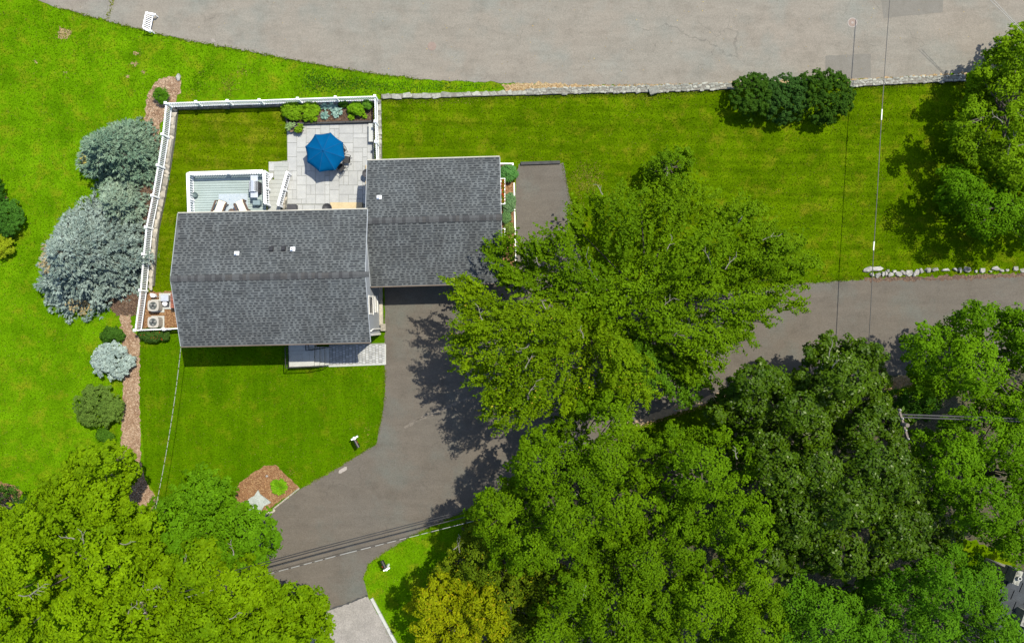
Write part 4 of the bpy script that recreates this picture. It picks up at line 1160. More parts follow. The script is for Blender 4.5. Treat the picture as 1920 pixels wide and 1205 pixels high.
# ------------------------------------------------------------------ street things
def mailbox(px, py, yaw, label):
    p = W(px, py, 1.1)
    t = thing('mailbox', label, 'mailbox', (p.x, p.y, 0), 'black mailboxes on white posts')
    f = frame2(p.x, p.y, yaw)
    MB().box((p.x, p.y, .55), (.12, .12, 1.1), yaw).build('post', M_WHITE, t)
    MB().bar(f(-.12, 0, 1.0), f(.55, 0, 1.0), .10, .08).build('arm', M_WHITE, t)
    MB().bar(f(-.02, -.24, .98), f(-.02, .24, .98), .10, .08).build('crosspiece', M_WHITE, t)
    MB().box((p.x, p.y, 1.14), (.18, .18, .08), yaw, None, .6).build('post_cap', M_WHITE, t)
    bx = MB(); pr = [(-.11, 1.05), (-.11, 1.17), (-.078, 1.25), (0, 1.285), (.078, 1.25), (.11, 1.17), (.11, 1.05)]
    n = len(pr); vs = [f(.10, v, z) for v, z in pr] + [f(.66, v, z) for v, z in pr]
    bx.add(vs, [(i, i + 1, n + i + 1, n + i) for i in range(n - 1)] + [(n - 1, 0, n, 2 * n - 1), tuple(range(n))[::-1], tuple(range(n, 2 * n))])
    b = bx.build('box', M_BLACK, t)
    MB().box(f(.67, 0, 1.16), (.02, .19, .20), yaw).build('door', M_BLACK, b)
    MB().box(f(.3, .125, 1.22), (.14, .012, .05), yaw).build('flag', surf('red_flag', (.4, .02, .02), (.4, .02, .02), 2, .4, 30, 0, 0) if 'red_flag' not in bpy.data.materials else bpy.data.materials['red_flag'], b)
mailbox(664, 822, R(-62), 'black mailbox on a white post on the front lawn corner')
mailbox(724, 1067, R(115), 'black mailbox on a white post on the grass verge across the driveway')

# white bench at the road edge (slatted, with arms)
bc = W(287, 45)
bench = thing('road_bench', 'white slatted garden bench standing on the road edge at upper left', 'bench', bc)
fb = frame2(bc.x - .05, bc.y - .05, R(-12))
Lb = 1.12
for i in range(9):
    v = -Lb / 2 + .06 + i * (Lb - .12) / 8
    MB().bar(fb(.10, v, .38), fb(-.20, v, .74), .042, .02, up=(1, 0, 0)).build('slat', M_WHITE, bench)
MB().bar(fb(-.21, -Lb / 2, .75), fb(-.21, Lb / 2, .75), .05, .06).build('top_rail', M_WHITE, bench)
MB().bar(fb(.11, -Lb / 2, .37), fb(.11, Lb / 2, .37), .05, .05).build('seat_rail', M_WHITE, bench)
for s_ in (-1, 1):
    MB().bar(fb(-.12, s_ * (Lb / 2 + .03), .55), fb(.36, s_ * (Lb / 2 + .03), .54), .10, .03).build('armrest', M_WHITE, bench)
    MB().bar(fb(.30, s_ * (Lb / 2 + .03), .024), fb(.30, s_ * (Lb / 2 + .03), .53), .05, .05).build('leg', M_WHITE, bench)
    MB().bar(fb(.02, s_ * (Lb / 2 + .03), .024), fb(-.17, s_ * (Lb / 2 + .03), .72), .05, .05).build('leg', M_WHITE, bench)

def manhole(px, py, r, label, rim):
    p = W(px, py)
    t = thing('manhole_cover', label, 'manhole cover', (p.x, p.y, .024))
    MB().lathe((p.x, p.y, .0245), [(r, 0), (r, .012), (r * .84, .013), (r * .84, .004)], 28).build('frame', rim, t)
    MB().lathe((p.x, p.y, .025), [(r * .82, 0), (r * .82, .010)], 28).build('lid', M_IRON, t)
    MB().lathe((p.x, p.y, .0355), [(r * .25, 0), (r * .25, .004)], 16).build('boss', rim, t)
manhole(810, 87, .30, 'rusty manhole cover in the road above the thin slab wall', M_IRON)
manhole(1598, 43, .34, 'pale-rimmed manhole cover in the road beside the overhead wire', M_RIM)
p = W(400, 77)
t = thing('storm_drain', 'small pale grate at the road edge right of the white bench', 'drain', (p.x, p.y, .024))
for k in range(4): MB().box((p.x + .1 - k * .07, p.y, .04), (.035, .28, .03), .4).build('bar', M_RIM, t)

# kerb of the lower street
t = thing('kerb', 'pale granite kerb at the corner of the worn street apron', 'kerb', W(720, 1160))
ks = [(697, 1120), (712, 1148), (727, 1176), (742, 1204), (757, 1232)]
for a, b in zip(ks, ks[1:]):
    A = W(*a); B = W(*b); d = (B - A).normalized() * .008
    MB().bar(A + d + Vector((0, 0, .07)), B - d + Vector((0, 0, .07)), .20, .15).build('kerb_stone', M_CONC, t)

# utility poles and cables
def pole(px, py, z, label, cross=True):
    p = W(px, py, z)
    t = thing('utility_pole', label, 'utility pole', (p.x, p.y, 0))
    MB().tube([(p.x, p.y, 0), (p.x, p.y, z)], [.17, .12], 10).build('shaft', M_POLE, t)
    if cross:
        MB().box((p.x, p.y, z - .5), (.11, 1.9, .12), .3).build('crossarm', M_POLE, t)
        for s_ in (-1, -.4, .4, 1):
            MB().lathe((p.x - .27 * s_ * .9, p.y + .85 * s_, z - .44), [(.05, 0), (.07, .05), (.05, .1), (.03, .14)], 10).build('insulator', M_ACBODY, t)
    return p
pr_ = pole(1702, 797, 9.2, 'grey wooden utility pole between the glossy dark tree and the trees at right')
pl_ = pole(262, 1142, 8.0, 'wooden utility pole buried in the crowns at lower left')
def cable(label, pts, r=.02, pale=None, name='power_cable', extra=None):
    """overhead cable through world points; pale = (dash, gap) of the pale pieces that paint glints on dashed cables"""
    pts = [Vector(p_) for p_ in pts]
    t = thing(name, label, 'cable', pts[0])
    MB().tube(pts, r, 6).build('conductor', M_CABLE, t)
    if pale:
        m_ = MB(); dash, gap = pale; carry = 0; rg_ = random.Random(4)
        for a, b in zip(pts, pts[1:]):
            L = (b - a).length; d = (b - a).normalized(); s_ = carry
            while s_ < L:
                e = min(L, s_ + dash * rg_.uniform(.7, 1.2)); m_.tube([a + d * s_, a + d * e], r * 1.1, 6); s_ = e + gap * rg_.uniform(.7, 1.4)
            carry = 0
        m_.build('glint_and_pale', M_CABLE_PALE, t)['kind'] = 'stuff'
    for (px, py, z, L) in (extra or ()):
        a = W(px, py, z)
        MB().tube([a + Vector((.02, L / 2, 0)), a - Vector((.02, L / 2, 0))], .04, 8).build('splice', M_TRIM, t)
    return t
def sagline(a, b, sag, n=14):
    a = Vector(a); b = Vector(b)
    return [a.lerp(b, i / n) - Vector((0, 0, sag * 4 * (i / n) * (1 - i / n))) for i in range(n + 1)]
zc = 6.6
for dy, lab, r, pale in ((0, 'upper black street cable of the pair crossing above the driveway mouth', .022, None), (4.5, 'lower black street cable of the pair crossing above the driveway mouth', .022, None),
                         (12.5, 'thick black street cable below the thin pair above the driveway mouth', .034, None), (24, 'street cable with painted pale glint dashes nearest the lower mailbox', .018, (.55, .22))):
    a = W(262, 1118 + dy * 1.1, zc); m_ = W(497, 1053 + dy, zc); c = W(875, 955.5 + dy * 1.0, 5.6); e = W(1640, 778 + dy * .5, 5.2)
    cable(lab, [a, m_, W(650, 1012.5 + dy, zc), c, W(1250, 864 + dy * .8, 4.6), e], r, pale)
for dy, lab in ((0, 'upper of the two black cables running right from the right utility pole'), (5, 'lower of the two black cables running right from the right utility pole')):
    cable(lab, [W(1640, 775 + dy, 8.4), W(1700, 777 + dy, 8.4), W(1760, 779 + dy, 8.4), W(2050, 790 + dy, 8.4)], .05)
cable('service cable with painted white glint dashes from the house corner down over the front lawn', sagline(W(339, 652, 4.6), W(290, 960, 5.2), .35, 12) + [W(262, 1135, 7.4)], .017, (.34, .11))
zw = 2.9
cable('thin dark overhead wire with two white splices crossing the right lawn', [W(1670, -20, zw), W(1664, 60, zw), W(1653, 215, zw), W(1645, 360, zw), W(1638, 470, zw), W(1632, 590, zw), W(1628, 660, zw), W(1624, 770, zw)], .026,
      None, 'overhead_wire', [(1653.2, 215, zw, .72), (1638.3, 461, zw, .58)])
for k, dx in enumerate((0, 7)):
    cable(('left' if k == 0 else 'right') + ' of the two pale wires crossing the top right road corner', [W(1850 + dx, -6, 5), W(1885 + dx * .6, 28, 5), W(1935 + dx * .3, 78, 5)], .013, (3, .02), 'overhead_wire')

# neighbouring roof at the lower right corner
nb_ = thing('neighbour_house', 'corner of a dark slate roofed house with stone chimneys at lower right', 'house', W(1950, 1150))
NA = R(-20); zn = 3.0
pn = W(1893, 1062, zn); fn = frame2(pn.x, pn.y, NA)
MB().prism([tuple(fn(u, v).xy) for u, v in ((.3, -.2), (5, -.2), (5, -7), (.3, -7))], 0, 2.8).build('wall', M_STONE_TAN, nb_)
rfn = MB().add([fn(0, .1, zn - .06), fn(0, -7.2, zn - .06), fn(5, -7.2, zn + 1.4), fn(5, .1, zn + 1.4)], [(0, 1, 2, 3)]).build('roof', M_TIMBER, nb_)
sl = MB().box((0, 0, 0), (1, 1, .03)).build('slate', M_SLATE, None); sl_me = sl.data; bpy.data.objects.remove(sl)
rg = random.Random(8)
for r_ in range(10):
    for k in range(6):
        u = .25 + k * .78 + (r_ % 2) * .3; v = -.35 - r_ * .66
        o = put('slate', sl_me, rfn, fn(u, v, zn + .01 + u * .29 + .03), (.76, .72, 1), NA); o.rotation_euler = (R(6), -math.atan(.29), NA)
for u, v, sx, sy, hh, lab in ((.12, -.42, .42, .95, 1.2, 1), (1.55, -2.75, .9, 1.0, 1.5, 2)):
    c = fn(u, v, 0)
    ch = MB().box((c.x, c.y, zn + hh / 2 - .3), (sx, sy, hh), NA).build('chimney', M_STONE, nb_)
    for k in range(10):
        q = fn(u + rg.uniform(-.45, .45) * sx, v + rg.uniform(-.45, .45) * sy, zn + hh - .32)
        put('cap_stone', rg.choice(ROCKS_GREY), ch, q, (.2, .2, .14), rg.uniform(0, 3))
    MB().lathe(fn(u, v, zn + hh - .28), [(.13, 0), (.14, .2), (.09, .2), (.09, .02)], 14).build('flue', M_CONC, ch)

# ------------------------------------------------------------------ plants
def rand_dirs(n, rng, zmin=-.2):
    d = unit(rng.normal(size=(n, 3)))
    bad = d[:, 2] < zmin
    d[bad, 2] = -d[bad, 2]
    return d

def crown_leaves(lobes, rng, c1, c2, leaf, dens=1.0, sub_r=.40, per=34, elong=None, flat=.8, lobe_var=.45, zmin=-.1, nsub=15.0, min_sub=3):
    """lobes: array (n,5) x y z r tone; each lobe carries tufts over its outside and each tuft its leaves"""
    Ps = []; Ns = []; Us = []
    for x, y, z, r, tone in lobes:
        ns = max(min_sub, int(nsub * r ** 1.7 * dens))
        d = rand_dirs(ns, rng, zmin)
        off = d * (r * (.72 + .22 * rng.random((ns, 1)))) * np.array([1, 1, flat])
        if elong is not None:
            e = elong(x, y); along = off[:, :2] @ e[:2]
            off[:, :2] += np.outer(along * e[2], e[:2]); off[:, 2] -= np.abs(along) * .10
        cc = np.array([x, y, z]) + off
        k = per; m = ns * k
        sd = unit(rng.normal(size=(m, 3)) + np.repeat(d, k, 0) * .5 + np.array([0, 0, .5]))
        sr = np.repeat(sub_r * min(1, .45 + .5 * r) * rng.uniform(.7, 1.25, ns), k)[:, None]
        q = sd * sr * (.55 + .5 * rng.random((m, 1))) * np.array([1, 1, .8])
        if elong is not None:
            fa = np.repeat(math.atan2(e[1], e[0]) + rng.normal(size=ns) * .42, k)
            ca, sa = np.cos(fa), np.sin(fa); lo_ = q[:, 0] * 2.1; la_ = q[:, 1] * .55
            q = np.stack([lo_ * ca - la_ * sa, lo_ * sa + la_ * ca, q[:, 2] * .5 - .06 * np.abs(lo_)], 1)
        P = np.repeat(cc, k, 0) + q
        N = unit(sd * .55 + np.repeat(d, k, 0) * .3 + np.array([0, 0, .35]) + rng.normal(size=(m, 3)) * .28)
        Ps.append(P); Ns.append(N)
        Us.append(np.clip(tone * lobe_var + (1 - lobe_var) * (np.repeat(rng.random(ns), k) * .5 + rng.random(m) * .5), 0, 1))
    P = np.concatenate(Ps); N = np.concatenate(Ns); U = np.concatenate(Us)
    n = len(P)
    V = leaf_quads(P, N, leaf * rng.uniform(.7, 1.35, n), leaf * rng.uniform(.5, .8, n), rng)
    T = lerp_tint(c1, c2, U, rng.uniform(.82, 1.2, n))
    return V, T

def tree(name, label, poly, ztop, zedge, c1, c2, seed, lobe=1.25, leaf=.20, dens=1.0, group=None, base=None, elong_from=None, elong_k=0.0, spacing=1.05, mat=LEAF, accent=None, under=.5, bare=(), per=34, twigs=0, bough=2.8, relief=2.7):
    c1 = tuple(v * .84 for v in c1); c2 = tuple(v * .96 for v in c2)
    lobe *= 1.22; leaf *= .80; dens *= 1.25; twigs = twigs // 3
    rng = np.random.default_rng(seed); rg = random.Random(seed)
    zm = (ztop + zedge) / 2; ppm = S / (1 - zm / H)
    xs = [p[0] for p in poly]; ys = [p[1] for p in poly]
    lp = lobe * ppm
    cand = np.stack([rng.uniform(min(xs), max(xs), 4000), rng.uniform(min(ys), max(ys), 4000)], 1)
    k = inside(poly, cand[:, 0], cand[:, 1]); cand = cand[k]
    dd = edge_dist(poly, cand[:, 0], cand[:, 1])
    dmax = max(dd.max(), 1)
    chosen = []
    for c, d in zip(cand, dd):
        if d < lp * .30: continue
        rr = lobe * (.55 + .55 * min(1, d / (lp * 1.6))) * rng.uniform(.8, 1.15)
        if rr * ppm * .85 > d: rr = max(.45, d / ppm / .85)
        ok = True
        for q in chosen:
            if (q[0] - c[0]) ** 2 + (q[1] - c[1]) ** 2 < (spacing * .5 * (q[2] + rr) * ppm) ** 2: ok = False; break
        if ok: chosen.append((c[0], c[1], rr, d))
    # boughs: groups of lobes that rise together, with crevices between them
    sp = bough * ppm; heads = []
    ox_, oy_ = elong_from if elong_from is not None else (0, 0)
    def bdist(q, c):
        dx, dy = q[0] - c[0], q[1] - c[1]
        if elong_from is None: return math.hypot(dx, dy)
        vx, vy = c[0] - ox_, c[1] - oy_; n_ = math.hypot(vx, vy) + 1e-6; vx /= n_; vy /= n_
        return math.hypot((dx * vx + dy * vy) / 2.3, (-dx * vy + dy * vx) * 1.25)
    for c, d in zip(cand, dd):
        if d > lp * .5 and all(bdist(q, c) > sp for q in heads): heads.append((c[0], c[1]))
    htone = rng.random(len(heads)); hz_ = rng.normal(size=len(heads)) * .5
    lobes = []; lower = []
    for px, py, rr, d in chosen:
        ds = [bdist(h_, (px, py)) for h_ in heads]; ih = int(np.argmin(ds)); dn = ds[ih] / sp
        z = zedge + (ztop - zedge) * math.sqrt(min(1, d / dmax)) + rng.normal() * .35 + hz_[ih] + relief * (.45 - 1.5 * min(1.0, dn / .72) ** 2)
        w = W(px, py, z)
        tone = np.clip(.5 * htone[ih] + .5 * rng.random(), 0, 1)
        if dn < .56 or rng.random() < (.25 if elong_from is None else .1) or d < lp * .9:
            lobes.append((w.x, w.y, z - rr * .5, rr, tone))
        zz = z - rng.uniform(1.7, 2.9); a = rng.uniform(0, 6.28); w2 = W(px, py, zz)
        lower.append((w2.x + math.cos(a) * .6, w2.y + math.sin(a) * .6, zz - rr * .5, rr * 1.1, tone))
    # small sprays around the outline for an uneven edge
    n_fr = int(len(chosen) * 1.1)
    near = np.argsort(dd)[: max(1, len(dd) // 5)]
    for i in rng.choice(near, n_fr):
        z = zedge + rng.normal() * .6; w = W(cand[i, 0], cand[i, 1], z)
        lobes.append((w.x, w.y, z - .3, rng.uniform(.3, .55), rng.random()))
    L = np.array(lobes)
    bx, by = (L[:, 0].mean(), L[:, 1].mean()) if base is None else tuple(W(base[0], base[1], 0).xy)
    t = thing(name, label, 'tree', (bx, by, 0), group)
    el = None
    if elong_from is not None:
        ox, oy = W(*elong_from, zm).xy
        def el(x, y):
            v = np.array([x - ox, y - oy]); n_ = np.linalg.norm(v) + 1e-6
            return np.array([v[0] / n_, v[1] / n_, elong_k])
    V, T = crown_leaves(L, rng, c1, c2, leaf, dens, elong=el, per=per)
    V2, T2 = crown_leaves(np.array(lower), rng, c1, c2, leaf * 1.75, .8, elong=el, per=15 if el is None else 5)
    V = np.concatenate([V, V2]); T = np.concatenate([T, T2])
    if accent is not None:
        (ac, frac) = accent; m_ = rng.random(len(T)) < frac; T[m_] = np.array(ac) * rng.uniform(.7, 1.2, (m_.sum(), 1))
    quads('crown', V, T, t, mat)
    # trunk and limbs
    tr = MB(); top = Vector((bx + rg.uniform(-.4, .4), by + rg.uniform(-.4, .4), ztop * .55))
    tr.tube([(bx, by, 0), (bx + .05, by, ztop * .2), tuple(top), (top.x, top.y, ztop * .8)], [.34, .27, .2, .08], 9)
    trunk = tr.build('trunk', M_BARK, t, 0, True)
    lm = MB()
    for (x, y, z, r, _) in lobes[:: max(1, len(lobes) // 22)]:
        s_ = rg.uniform(.45, 1.0); a = Vector((bx, by, 0)).lerp(top, s_); e = Vector((x, y, z - r * .7))
        m1 = a.lerp(e, .45) - Vector((0, 0, .3)); lm.tube([a, m1, e], [.08, .05, .018], 5)
    lm.build('limbs', M_BARK, t, 0, True)
    # bleached twigs showing through the leaves
    tw = list(bare)
    for _ in range(twigs):
        q = chosen[rg.randrange(len(chosen))]; tw.append((q[0], q[1], rg.uniform(14, 30), rg.uniform(0, 6.28)))
    for px, py, ln, a in tw:
        d_ = edge_dist(poly, np.array([px]), np.array([py]))[0]
        z = zedge + (ztop - zedge) * math.sqrt(min(1, d_ / dmax)) + .45
        tb_ = MB(); p0 = W(px, py, z - .2); L_ = ln / ppm
        cur = Vector(p0); ang = a; pts = [Vector(cur)]
        for k_ in range(4):
            ang += rg.uniform(-.45, .45); cur = cur + Vector((math.cos(ang), math.sin(ang), rg.uniform(0, .15))) * (L_ / 4); pts.append(Vector(cur))
            if k_ in (1, 2, 3):
                s2 = ang + rg.choice((-1, 1)) * rg.uniform(.5, 1.0); e2 = cur + Vector((math.cos(s2), math.sin(s2), .1)) * L_ * rg.uniform(.2, .4)
                tb_.tube([cur, e2], [.022, .010], 4)
        tb_.tube(pts, [.036, .03, .024, .018, .010], 5)
        tb_.build('bare_branch', M_BARE, t)
    return t

# palette
MAPLE1, MAPLE2 = (.042, .098, .0008), (.106, .190, .0014)
YMAPLE1, YMAPLE2 = (.052, .110, .0008), (.140, .222, .0015)
OAK1, OAK2 = (.036, .088, .0008), (.100, .185, .0012)
DARK1, DARK2 = (.020, .052, .001), (.058, .108, .0015)
YEL1, YEL2 = (.088, .128, .001), (.235, .260, .002)
LIME1, LIME2 = (.068, .142, .0006), (.154, .252, .0012)

G_MAPLE = [(930, 450), (960, 440), (1000, 470), (1030, 435), (1060, 440), (1080, 400), (1120, 375), (1160, 370), (1200, 355), (1240, 360), (1290, 345), (1330, 345), (1350, 375), (1390, 385), (1430, 395), (1440, 430), (1490, 450),
           (1520, 490), (1510, 530), (1490, 555), (1512, 575), (1470, 575), (1430, 570), (1455, 610), (1400, 600), (1400, 660), (1360, 640), (1340, 690), (1330, 720), (1290, 720), (1270, 680), (1200, 680), (1150, 640), (1090, 600),
           (1040, 560), (960, 530), (920, 500), (912, 460)]
tree('maple_tree', 'large green maple with bare grey twigs spreading from the parking pad over the right lawn', G_MAPLE, 9.5, 7.0, MAPLE1, MAPLE2, 21, 1.05, .21, 1.15, None, (1200, 560), (1160, 560), .9, 1.0, LEAF, None, .5,
     ((1335, 505, 46, 1.9), (1360, 505, 30, 1.2), (1120, 525, 48, 2.5), (1235, 580, 34, .1), (1250, 470, 26, 1.6), (1430, 450, 30, .4), (1130, 365, 22, 1.8)), twigs=9)
W_MAPLE = [(850, 522), (880, 525), (905, 545), (925, 560), (950, 580), (985, 560), (1020, 560), (1080, 590), (1140, 620), (1190, 650), (1220, 690), (1210, 740), (1180, 740), (1150, 715), (1110, 750), (1060, 760), (1020, 760), (990, 800),
           (965, 795), (930, 780), (890, 760), (930, 740), (895, 700), (860, 680), (848, 625), (890, 620), (870, 590), (860, 560)]
tree('maple_tree', 'yellow green feathery maple hanging over the driveway in front of the garage', W_MAPLE, 11.0, 8.6, YMAPLE1, YMAPLE2, 22, .85, .19, 1.2, None, (1090, 610), (1130, 600), 1.15, .95, LEAF, ((.30, .26, .02), .006), .5,
     ((985, 690, 30, 1.0), (1010, 640, 26, 2.2), (990, 750, 40, 1.4), (1040, 600, 36, 2.7), (905, 600, 26, 2.0)), twigs=10)
tree('maple_tree', 'dark drooping maple limb over the street below the large maple', [(1180, 640), (1260, 670), (1330, 690), (1345, 700), (1320, 720), (1290, 715), (1300, 750), (1270, 745), (1230, 720), (1190, 730), (1170, 700)], 7.5, 6.0, MAPLE1, (.075, .17, .006), 23, .8, .2, 1.1, None, (1210, 600), (1180, 600), .8, .95)
tree('sapling', 'small lone sapling with thin leaves on the right lawn above the maple', [(1216, 314), (1235, 291), (1262, 285), (1285, 294), (1297, 318), (1270, 340), (1235, 341)], 2.2, 1.6, MAPLE1, (.11, .21, .003), 24, .42, .17, .42, None, None, None, 0, 1.0, LEAF, None, .3, ((1250, 330, 24, 1.4),))

tree('broadleaf_tree', 'bright yellow green tree filling the lower left corner of the frame', [(-40, 930), (30, 960), (60, 925), (110, 890), (145, 860), (190, 826), (225, 838), (255, 860), (272, 885), (240, 905), (228, 930), (255, 950), (282, 965), (300, 1000),
     (320, 1060), (310, 1100), (330, 1150), (320, 1250), (-40, 1250)], 9.5, 6.5, LIME1, LIME2, 31, 1.15, .24, 1.0, None, None, None, 0, 1.05, LEAF, None, .5, ((160, 1030, 34, 1.6), (140, 1010, 24, 2.6), (35, 1115, 40, 0), (60, 1112, 30, .3), (240, 1150, 26, .8), (275, 1105, 24, .1), (225, 1018, 24, -.4)), twigs=7)
tree('broadleaf_tree', 'mid green round tree beside the driveway at lower left, next to the yellow green trees', [(290, 955), (312, 930), (345, 910), (375, 888), (410, 895), (432, 915), (440, 945), (470, 955), (495, 985), (520, 1010), (500, 1035), (495, 1060), (450, 1070), (380, 1060), (320, 1040), (296, 1000)],
     7.5, 5.2, (.045, .125, .002), (.10, .22, .003), 32, 1.0, .21, 1.1)
tree('broadleaf_tree', 'yellow green tree leaning over the street apron at lower left', [(300, 1045), (350, 1015), (420, 1010), (470, 1035), (490, 1075), (530, 1105), (575, 1100), (610, 1135), (622, 1165), (605, 1205), (620, 1250), (300, 1250), (290, 1140)],
     9.0, 6.4, LIME1, LIME2, 33, 1.1, .24, 1.0, None, None, None, 0, 1.05, LEAF, None, .5, ((285, 1110, 30, .2), (340, 1060, 20, 1.2), (430, 1160, 22, .2)), twigs=4)
tree('evergreen_shrub_tree', 'small dark green tree at the left frame edge beside the mulch', [(-30, 915), (10, 915), (38, 935), (50, 962), (30, 990), (40, 1010), (-30, 1020)], 4.2, 3.0, (.022, .065, .006), (.05, .12, .010), 34, .6, .14, 1.4)

GO = 'tall green oaks of the woodland at the bottom'
tree('oak_tree', 'bright green oak whose crown touches the street under the maples', [(890, 965), (915, 925), (945, 900), (975, 875), (985, 830), (1030, 815), (1055, 780), (1090, 750), (1150, 742), (1178, 765), (1185, 800), (1240, 812), (1220, 860), (1205, 900), (1215, 950), (1190, 985),
     (1165, 1010), (1130, 1075), (1100, 1085), (1060, 1060), (1035, 1080), (985, 1075), (960, 1050), (930, 1075), (905, 1020)], 12.0, 8.8, OAK1, OAK2, 41, 1.15, .20, 1.15, GO, None, None, 0, 1.12, LEAF, None, .35, twigs=5)
tree('oak_tree', 'tall bright green oak left of the glossy dark tree', [(1230, 850), (1250, 815), (1300, 800), (1350, 800), (1400, 825), (1415, 880), (1440, 950), (1455, 1010), (1440, 1040), (1380, 1050), (1320, 1020), (1270, 990), (1225, 950), (1215, 900)], 11.5, 8.5, OAK1, (.104, .200, .0015), 42, 1.2, .20, 1.15, GO, None, None, 0, 1.12, LEAF, None, .35, twigs=4)
tree('oak_tree', 'green oak at the bottom centre behind the yellow tree', [(1015, 1140), (1040, 1090), (1110, 1080), (1150, 1030), (1200, 985), (1260, 970), (1305, 1000), (1320, 1040), (1300, 1090), (1270, 1130), (1240, 1250), (990, 1250)], 10.5, 8.0, OAK1, OAK2, 43, 1.15, .20, 1.15, GO, None, None, 0, 1.12, LEAF, None, .35, twigs=5)
tree('oak_tree', 'broad green oak at the bottom edge below the tall bright oak', [(1270, 1130), (1310, 1075), (1380, 1050), (1440, 1060), (1465, 1105), (1480, 1160), (1470, 1250), (1230, 1250)], 10.0, 7.5, (.042, .100, .0008), (.105, .195, .0015), 44, 1.15, .20, 1.1, GO, None, None, 0, 1.12, LEAF, None, .35, twigs=3)
tree('oak_tree', 'blue green low oak at the bottom edge under the glossy dark tree', [(1455, 1130), (1500, 1080), (1560, 1110), (1600, 1100), (1640, 1080), (1640, 1250), (1455, 1250)], 8.5, 6.5, (.032, .098, .002), (.078, .185, .005), 45, 1.0, .19, 1.1, GO, None, None, 0, 1.12, LEAF, None, .35)
tree('oak_tree', 'blue green round-headed oak at lower right beside the slate roof', [(1620, 1120), (1660, 1085), (1700, 1075), (1745, 1050), (1790, 1035), (1840, 1042), (1855, 1075), (1885, 1095), (1890, 1130), (1912, 1175), (1915, 1250), (1600, 1250), (1600, 1170)], 9.5, 7.0, (.034, .102, .002), (.082, .195, .005), 46, 1.1, .19, 1.15, GO, None, None, 0, 1.12, LEAF, None, .4)
tree('maple_tree', 'golden yellow maple at the bottom edge beside the grass verge', [(772, 1135), (790, 1095), (830, 1085), (870, 1100), (905, 1095), (930, 1130), (950, 1180), (930, 1250), (790, 1250), (785, 1170)], 8.0, 6.0, YEL1, YEL2, 51, .8, .2, 1.15, None, None, None, 0, .95, LEAF, ((.24, .20, .005), .05), .5)
tree('maple_tree', 'shaded olive maple between the golden maple and the bright oaks', [(800, 1080), (840, 1060), (865, 1010), (885, 965), (920, 945), (960, 1000), (1000, 1060), (1060, 1070), (1060, 1120), (1010, 1160), (1000, 1250), (920, 1250), (930, 1150), (890, 1100), (830, 1095)], 6.2, 4.5, (.05, .10, .003), (.11, .15, .004), 52, .9, .2, 1.0, None, None, None, 0, 1.0, LEAF, ((.22, .20, .005), .03), .4, ((850, 1030, 30, .6), (862, 1035, 22, 2.0)))

D_PX = [(1500, 650), (1530, 640), (1560, 622), (1600, 625), (1625, 642), (1662, 665), (1665, 700), (1650, 720), (1668, 745), (1660, 770), (1690, 790), (1700, 830), (1715, 870), (1720, 920), (1760, 950), (1795, 985), (1785, 1035), (1740, 1050), (1690, 1045), (1650, 1070), (1600, 1085),
        (1545, 1075), (1500, 1055), (1470, 1080), (1440, 1050), (1455, 985), (1440, 930), (1420, 870), (1400, 820), (1370, 790), (1330, 775), (1328, 748), (1370, 735), (1390, 705), (1420, 672), (1440, 690), (1470, 690), (1500, 710), (1535, 705), (1545, 690), (1520, 690)]
tree('dark_leaved_tree', 'large dark glossy-leaved tree right of the bright oaks, reaching over the street', D_PX, 10.5, 7.2, DARK1, DARK2, 61, 1.0, .24, 1.2, None, None, None, 0, 1.05, LEAF_GLOSSY, ((.17, .21, .08), .02), .4, ((1555, 668, 26, 1.4), (1560, 690, 24, 1.0)))  # pale accent leaves paint glints on the glossy foliage
tree('broadleaf_tree', 'bright green tree beside the street at right, with a rounded dense crown', [(1685, 665), (1705, 635), (1740, 620), (1790, 600), (1800, 580), (1850, 566), (1890, 585), (1910, 580), (1990, 600), (1990, 800), (1900, 790), (1850, 760), (1810, 745), (1760, 745), (1720, 730), (1735, 700), (1700, 690)],
     9.5, 7.0, (.046, .115, .0012), (.105, .215, .002), 71, 1.15, .2, 1.15, None, None, None, 0, 1.08, LEAF, None, .4)
tree('broadleaf_tree', 'mid green lobed tree below the utility pole at the right edge', [(1705, 860), (1720, 815), (1765, 790), (1800, 770), (1850, 775), (1900, 790), (1990, 800), (1990, 1070), (1890, 1060), (1860, 1020), (1820, 1000), (1800, 960), (1750, 940), (1715, 910)], 9.5, 7.0, (.040, .105, .0012), (.095, .200, .002), 72, 1.2, .2, 1.15, None, None, None, 0, 1.12, LEAF, None, .4)
tree('broadleaf_tree', 'small dark green understorey tree beside the orange dry grass patch', [(1660, 745), (1700, 730), (1750, 735), (1760, 765), (1730, 780), (1690, 775)], 3.0, 2.2, (.02, .065, .004), (.045, .12, .006), 73, .6, .17, 1.2)
tree('broadleaf_tree', 'yellow green tree with white branches at the upper right edge', [(1815, 150), (1835, 130), (1870, 90), (1885, 62), (1920, 55), (1990, 50), (1990, 330), (1900, 340), (1850, 310), (1805, 290), (1785, 260), (1800, 220), (1820, 190)], 5.6, 3.2, (.060, .130, .0012), (.125, .220, .002), 81, 1.05, .21, 1.05, None, None, None, 0, 1.08, LEAF, None, .4,
     ((1890, 290, 44, 1.1), (1905, 275, 34, .7), (1880, 230, 24, 2.5)), twigs=3)
tree('broadleaf_tree', 'bright mid green tree below the white-branched one at the right lawn edge', [(1765, 345), (1785, 320), (1815, 318), (1850, 330), (1890, 345), (1990, 345), (1990, 440), (1930, 455), (1890, 430), (1850, 440), (1810, 430), (1800, 400), (1775, 385)], 5.0, 2.6, (.042, .115, .001), (.095, .205, .002), 82, .95, .19, 1.15, None, None, None, 0, 1.05, LEAF, None, .4)

